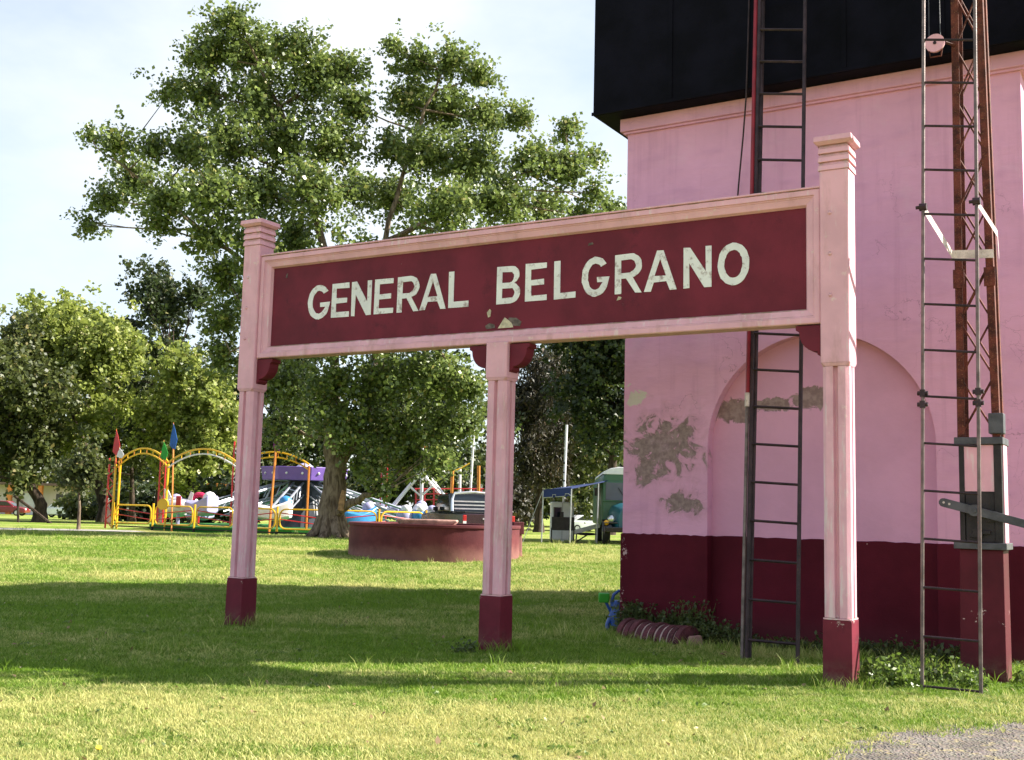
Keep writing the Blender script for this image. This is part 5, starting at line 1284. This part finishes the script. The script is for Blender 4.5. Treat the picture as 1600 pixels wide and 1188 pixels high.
truss_pole('truss_pole', 'red lattice pole rising right of the poplar trunk', 597, 56, 700, M_FR, M_FW)
# small kiddie cars: a red ring and a white plane between arch and ride
tyre = empty('red_ring', on_ground(309, 50.6), 0, 'red ring shaped float standing inside the yellow railing', 'float')
b = MB(); b.tube([(.33 * math.cos(2 * math.pi * k / 20), 0, 1.25 + .33 * math.sin(2 * math.pi * k / 20)) for k in range(21)], .12, 8, cap=False); b.build('ring', glossy('ring_red', (.5, .015, .08)), tyre, True)
b = MB(); b.tube([(0, 0, .2), (0, 0, .85)], .05, 6); b.build('stand', M_FR, tyre)
pln = empty('kiddie_plane', on_ground(277, 50.3), 0, 'white toy plane car with a red stripe inside the railing', 'ride car')
b = MB(); b.ball((0, 0, 1.05), (.75, .35, .36), 14, 8); b.build('fuselage', M_FW, pln, True)
b = MB(); b.slab([(-.62, 1.2), (-.25, 1.25), (-.5, 1.75), (-.68, 1.8)], -.04, .04); b.build('tail_fin', M_FW, pln)
b = MB(); b.slab([(.35, 1.25), (.55, 1.2), (.62, 1.65), (.5, 1.7)], -.04, .04); b.build('windshield', M_FW, pln)
b = MB(); b.box((.08, -.355, 1.25), (.22, .05, .5)); b.build('stripe', M_FR, pln, bevel=.02)
b = MB(); b.tube([(0, 0, .2), (0, 0, .8)], .08, 6); b.build('stand', M_LAV, pln)

# swing ride with white frame to the right of the poplar
sw0 = on_ground(662, 58.0)
swing = empty('swing_ride', sw0, 0, 'fairground swing with white A-frame above a red railing', 'ride')
def sw(px, py, dd=0.0): return at(px, py, 58.0 + dd) - sw0
def strut(pts, r_, m_, nm): b = MB(); b.tube([tuple(q) for q in pts], r_, 7); return b.build(nm, m_, swing, True)
strut([sw(605, 801), sw(655, 742), sw(690, 706)], .10, M_FW, 'frame_leg'); strut([sw(712, 801, .5), sw(664, 745, .5), sw(650, 722, .5)], .10, M_FW, 'frame_leg')
strut([sw(718, 802, -2), sw(668, 742, -1)], .07, M_FW, 'frame_leg')
strut([Vector((sw(659, 800).x, 0, -.05)), sw(659, 745), sw(660, 698)], .085, M_FW, 'mast'); strut([sw(640, 760), sw(658, 776), sw(676, 759)], .06, M_FW, 'brace')
strut([Vector((sw(717, 800).x, 1.2, -.05)), sw(719, 729, 1.2)], .07, M_FW, 'white_post'); strut([Vector((sw(731, 800).x, 1.0, -.05)), sw(741, 668, 1.0)], .06, M_FW, 'white_post')
strut([Vector((sw(708, 800).x, -1.4, -.05)), sw(707, 732, -1.4)], .085, M_FO, 'orange_post'); strut([Vector((sw(749, 800).x, -1.2, -.05)), sw(748, 728, -1.2)], .085, M_FO, 'orange_post')
strut([sw(682, 727, -1.4), sw(694, 731, -1.4), sw(707, 737, -1.4), sw(720, 732, -1.3), sw(734, 724, -1.2)], .035, M_FY, 'garland_rail')
strut([sw(650, 700, .8), sw(672, 698, .8), sw(690, 701, .8)], .035, M_FO, 'top_rail')
for px_ in (650, 664, 678, 690, 724, 740, 752):
    strut([Vector((sw(px_, 800).x, .3, -.05)), sw(px_, 764, .3)], .045, M_FR, 'railing_post')
for py_ in (764, 772, 781):
    strut([sw(648, py_, .3), sw(756, py_, .3)], .03, M_FR, 'railing_bar')
b = MB(); q0 = sw(648, 792); q1 = sw(758, 792); b.bx(q0.x, q1.x, -1.0, 3.0, -.05, .45); b.build('deck', simple('deck_teal', (.02, .09, .07), .7), swing)
t0, t1 = sw(703, 707, -1.5), sw(705, 736, -1.5)
b = MB(); b.slab([(t0.x, t0.z), (t0.x + .22, t1.z), (t0.x - .12, t1.z + .05)], t0.y - .02, t0.y + .02); o = b.build('flag', simple('lime_flag', (.30, .50, .06), .6), swing); o['label'] = 'lime green flag above the orange post'
for (px_, py_, m_, lab) in ((632, 806, M_LAV, 'lavender rounded float left of the pickup truck'), (655, 803, M_CYAN, 'blue rounded float beside the pickup truck'), (672, 808, M_FW, 'white rounded float nearest the pickup truck')):
    g = on_ground(px_, 50.5); f_ = empty('ride_float', g, 0, lab, 'float')
    b = MB(); b.ball((0, 0, .75), (.42, .4, .48), 12, 8); b.build('shell', m_, f_, True)
    b = MB(); b.ball((.05, -.05, 1.15), (.24, .24, .22), 10, 6); b.build('dome', M_LAV if m_ is M_FW else M_FW, f_, True)
    b = MB(); b.prism(square(0, 0, .3), -.05, .35); b.build('stand', M_FR, f_)
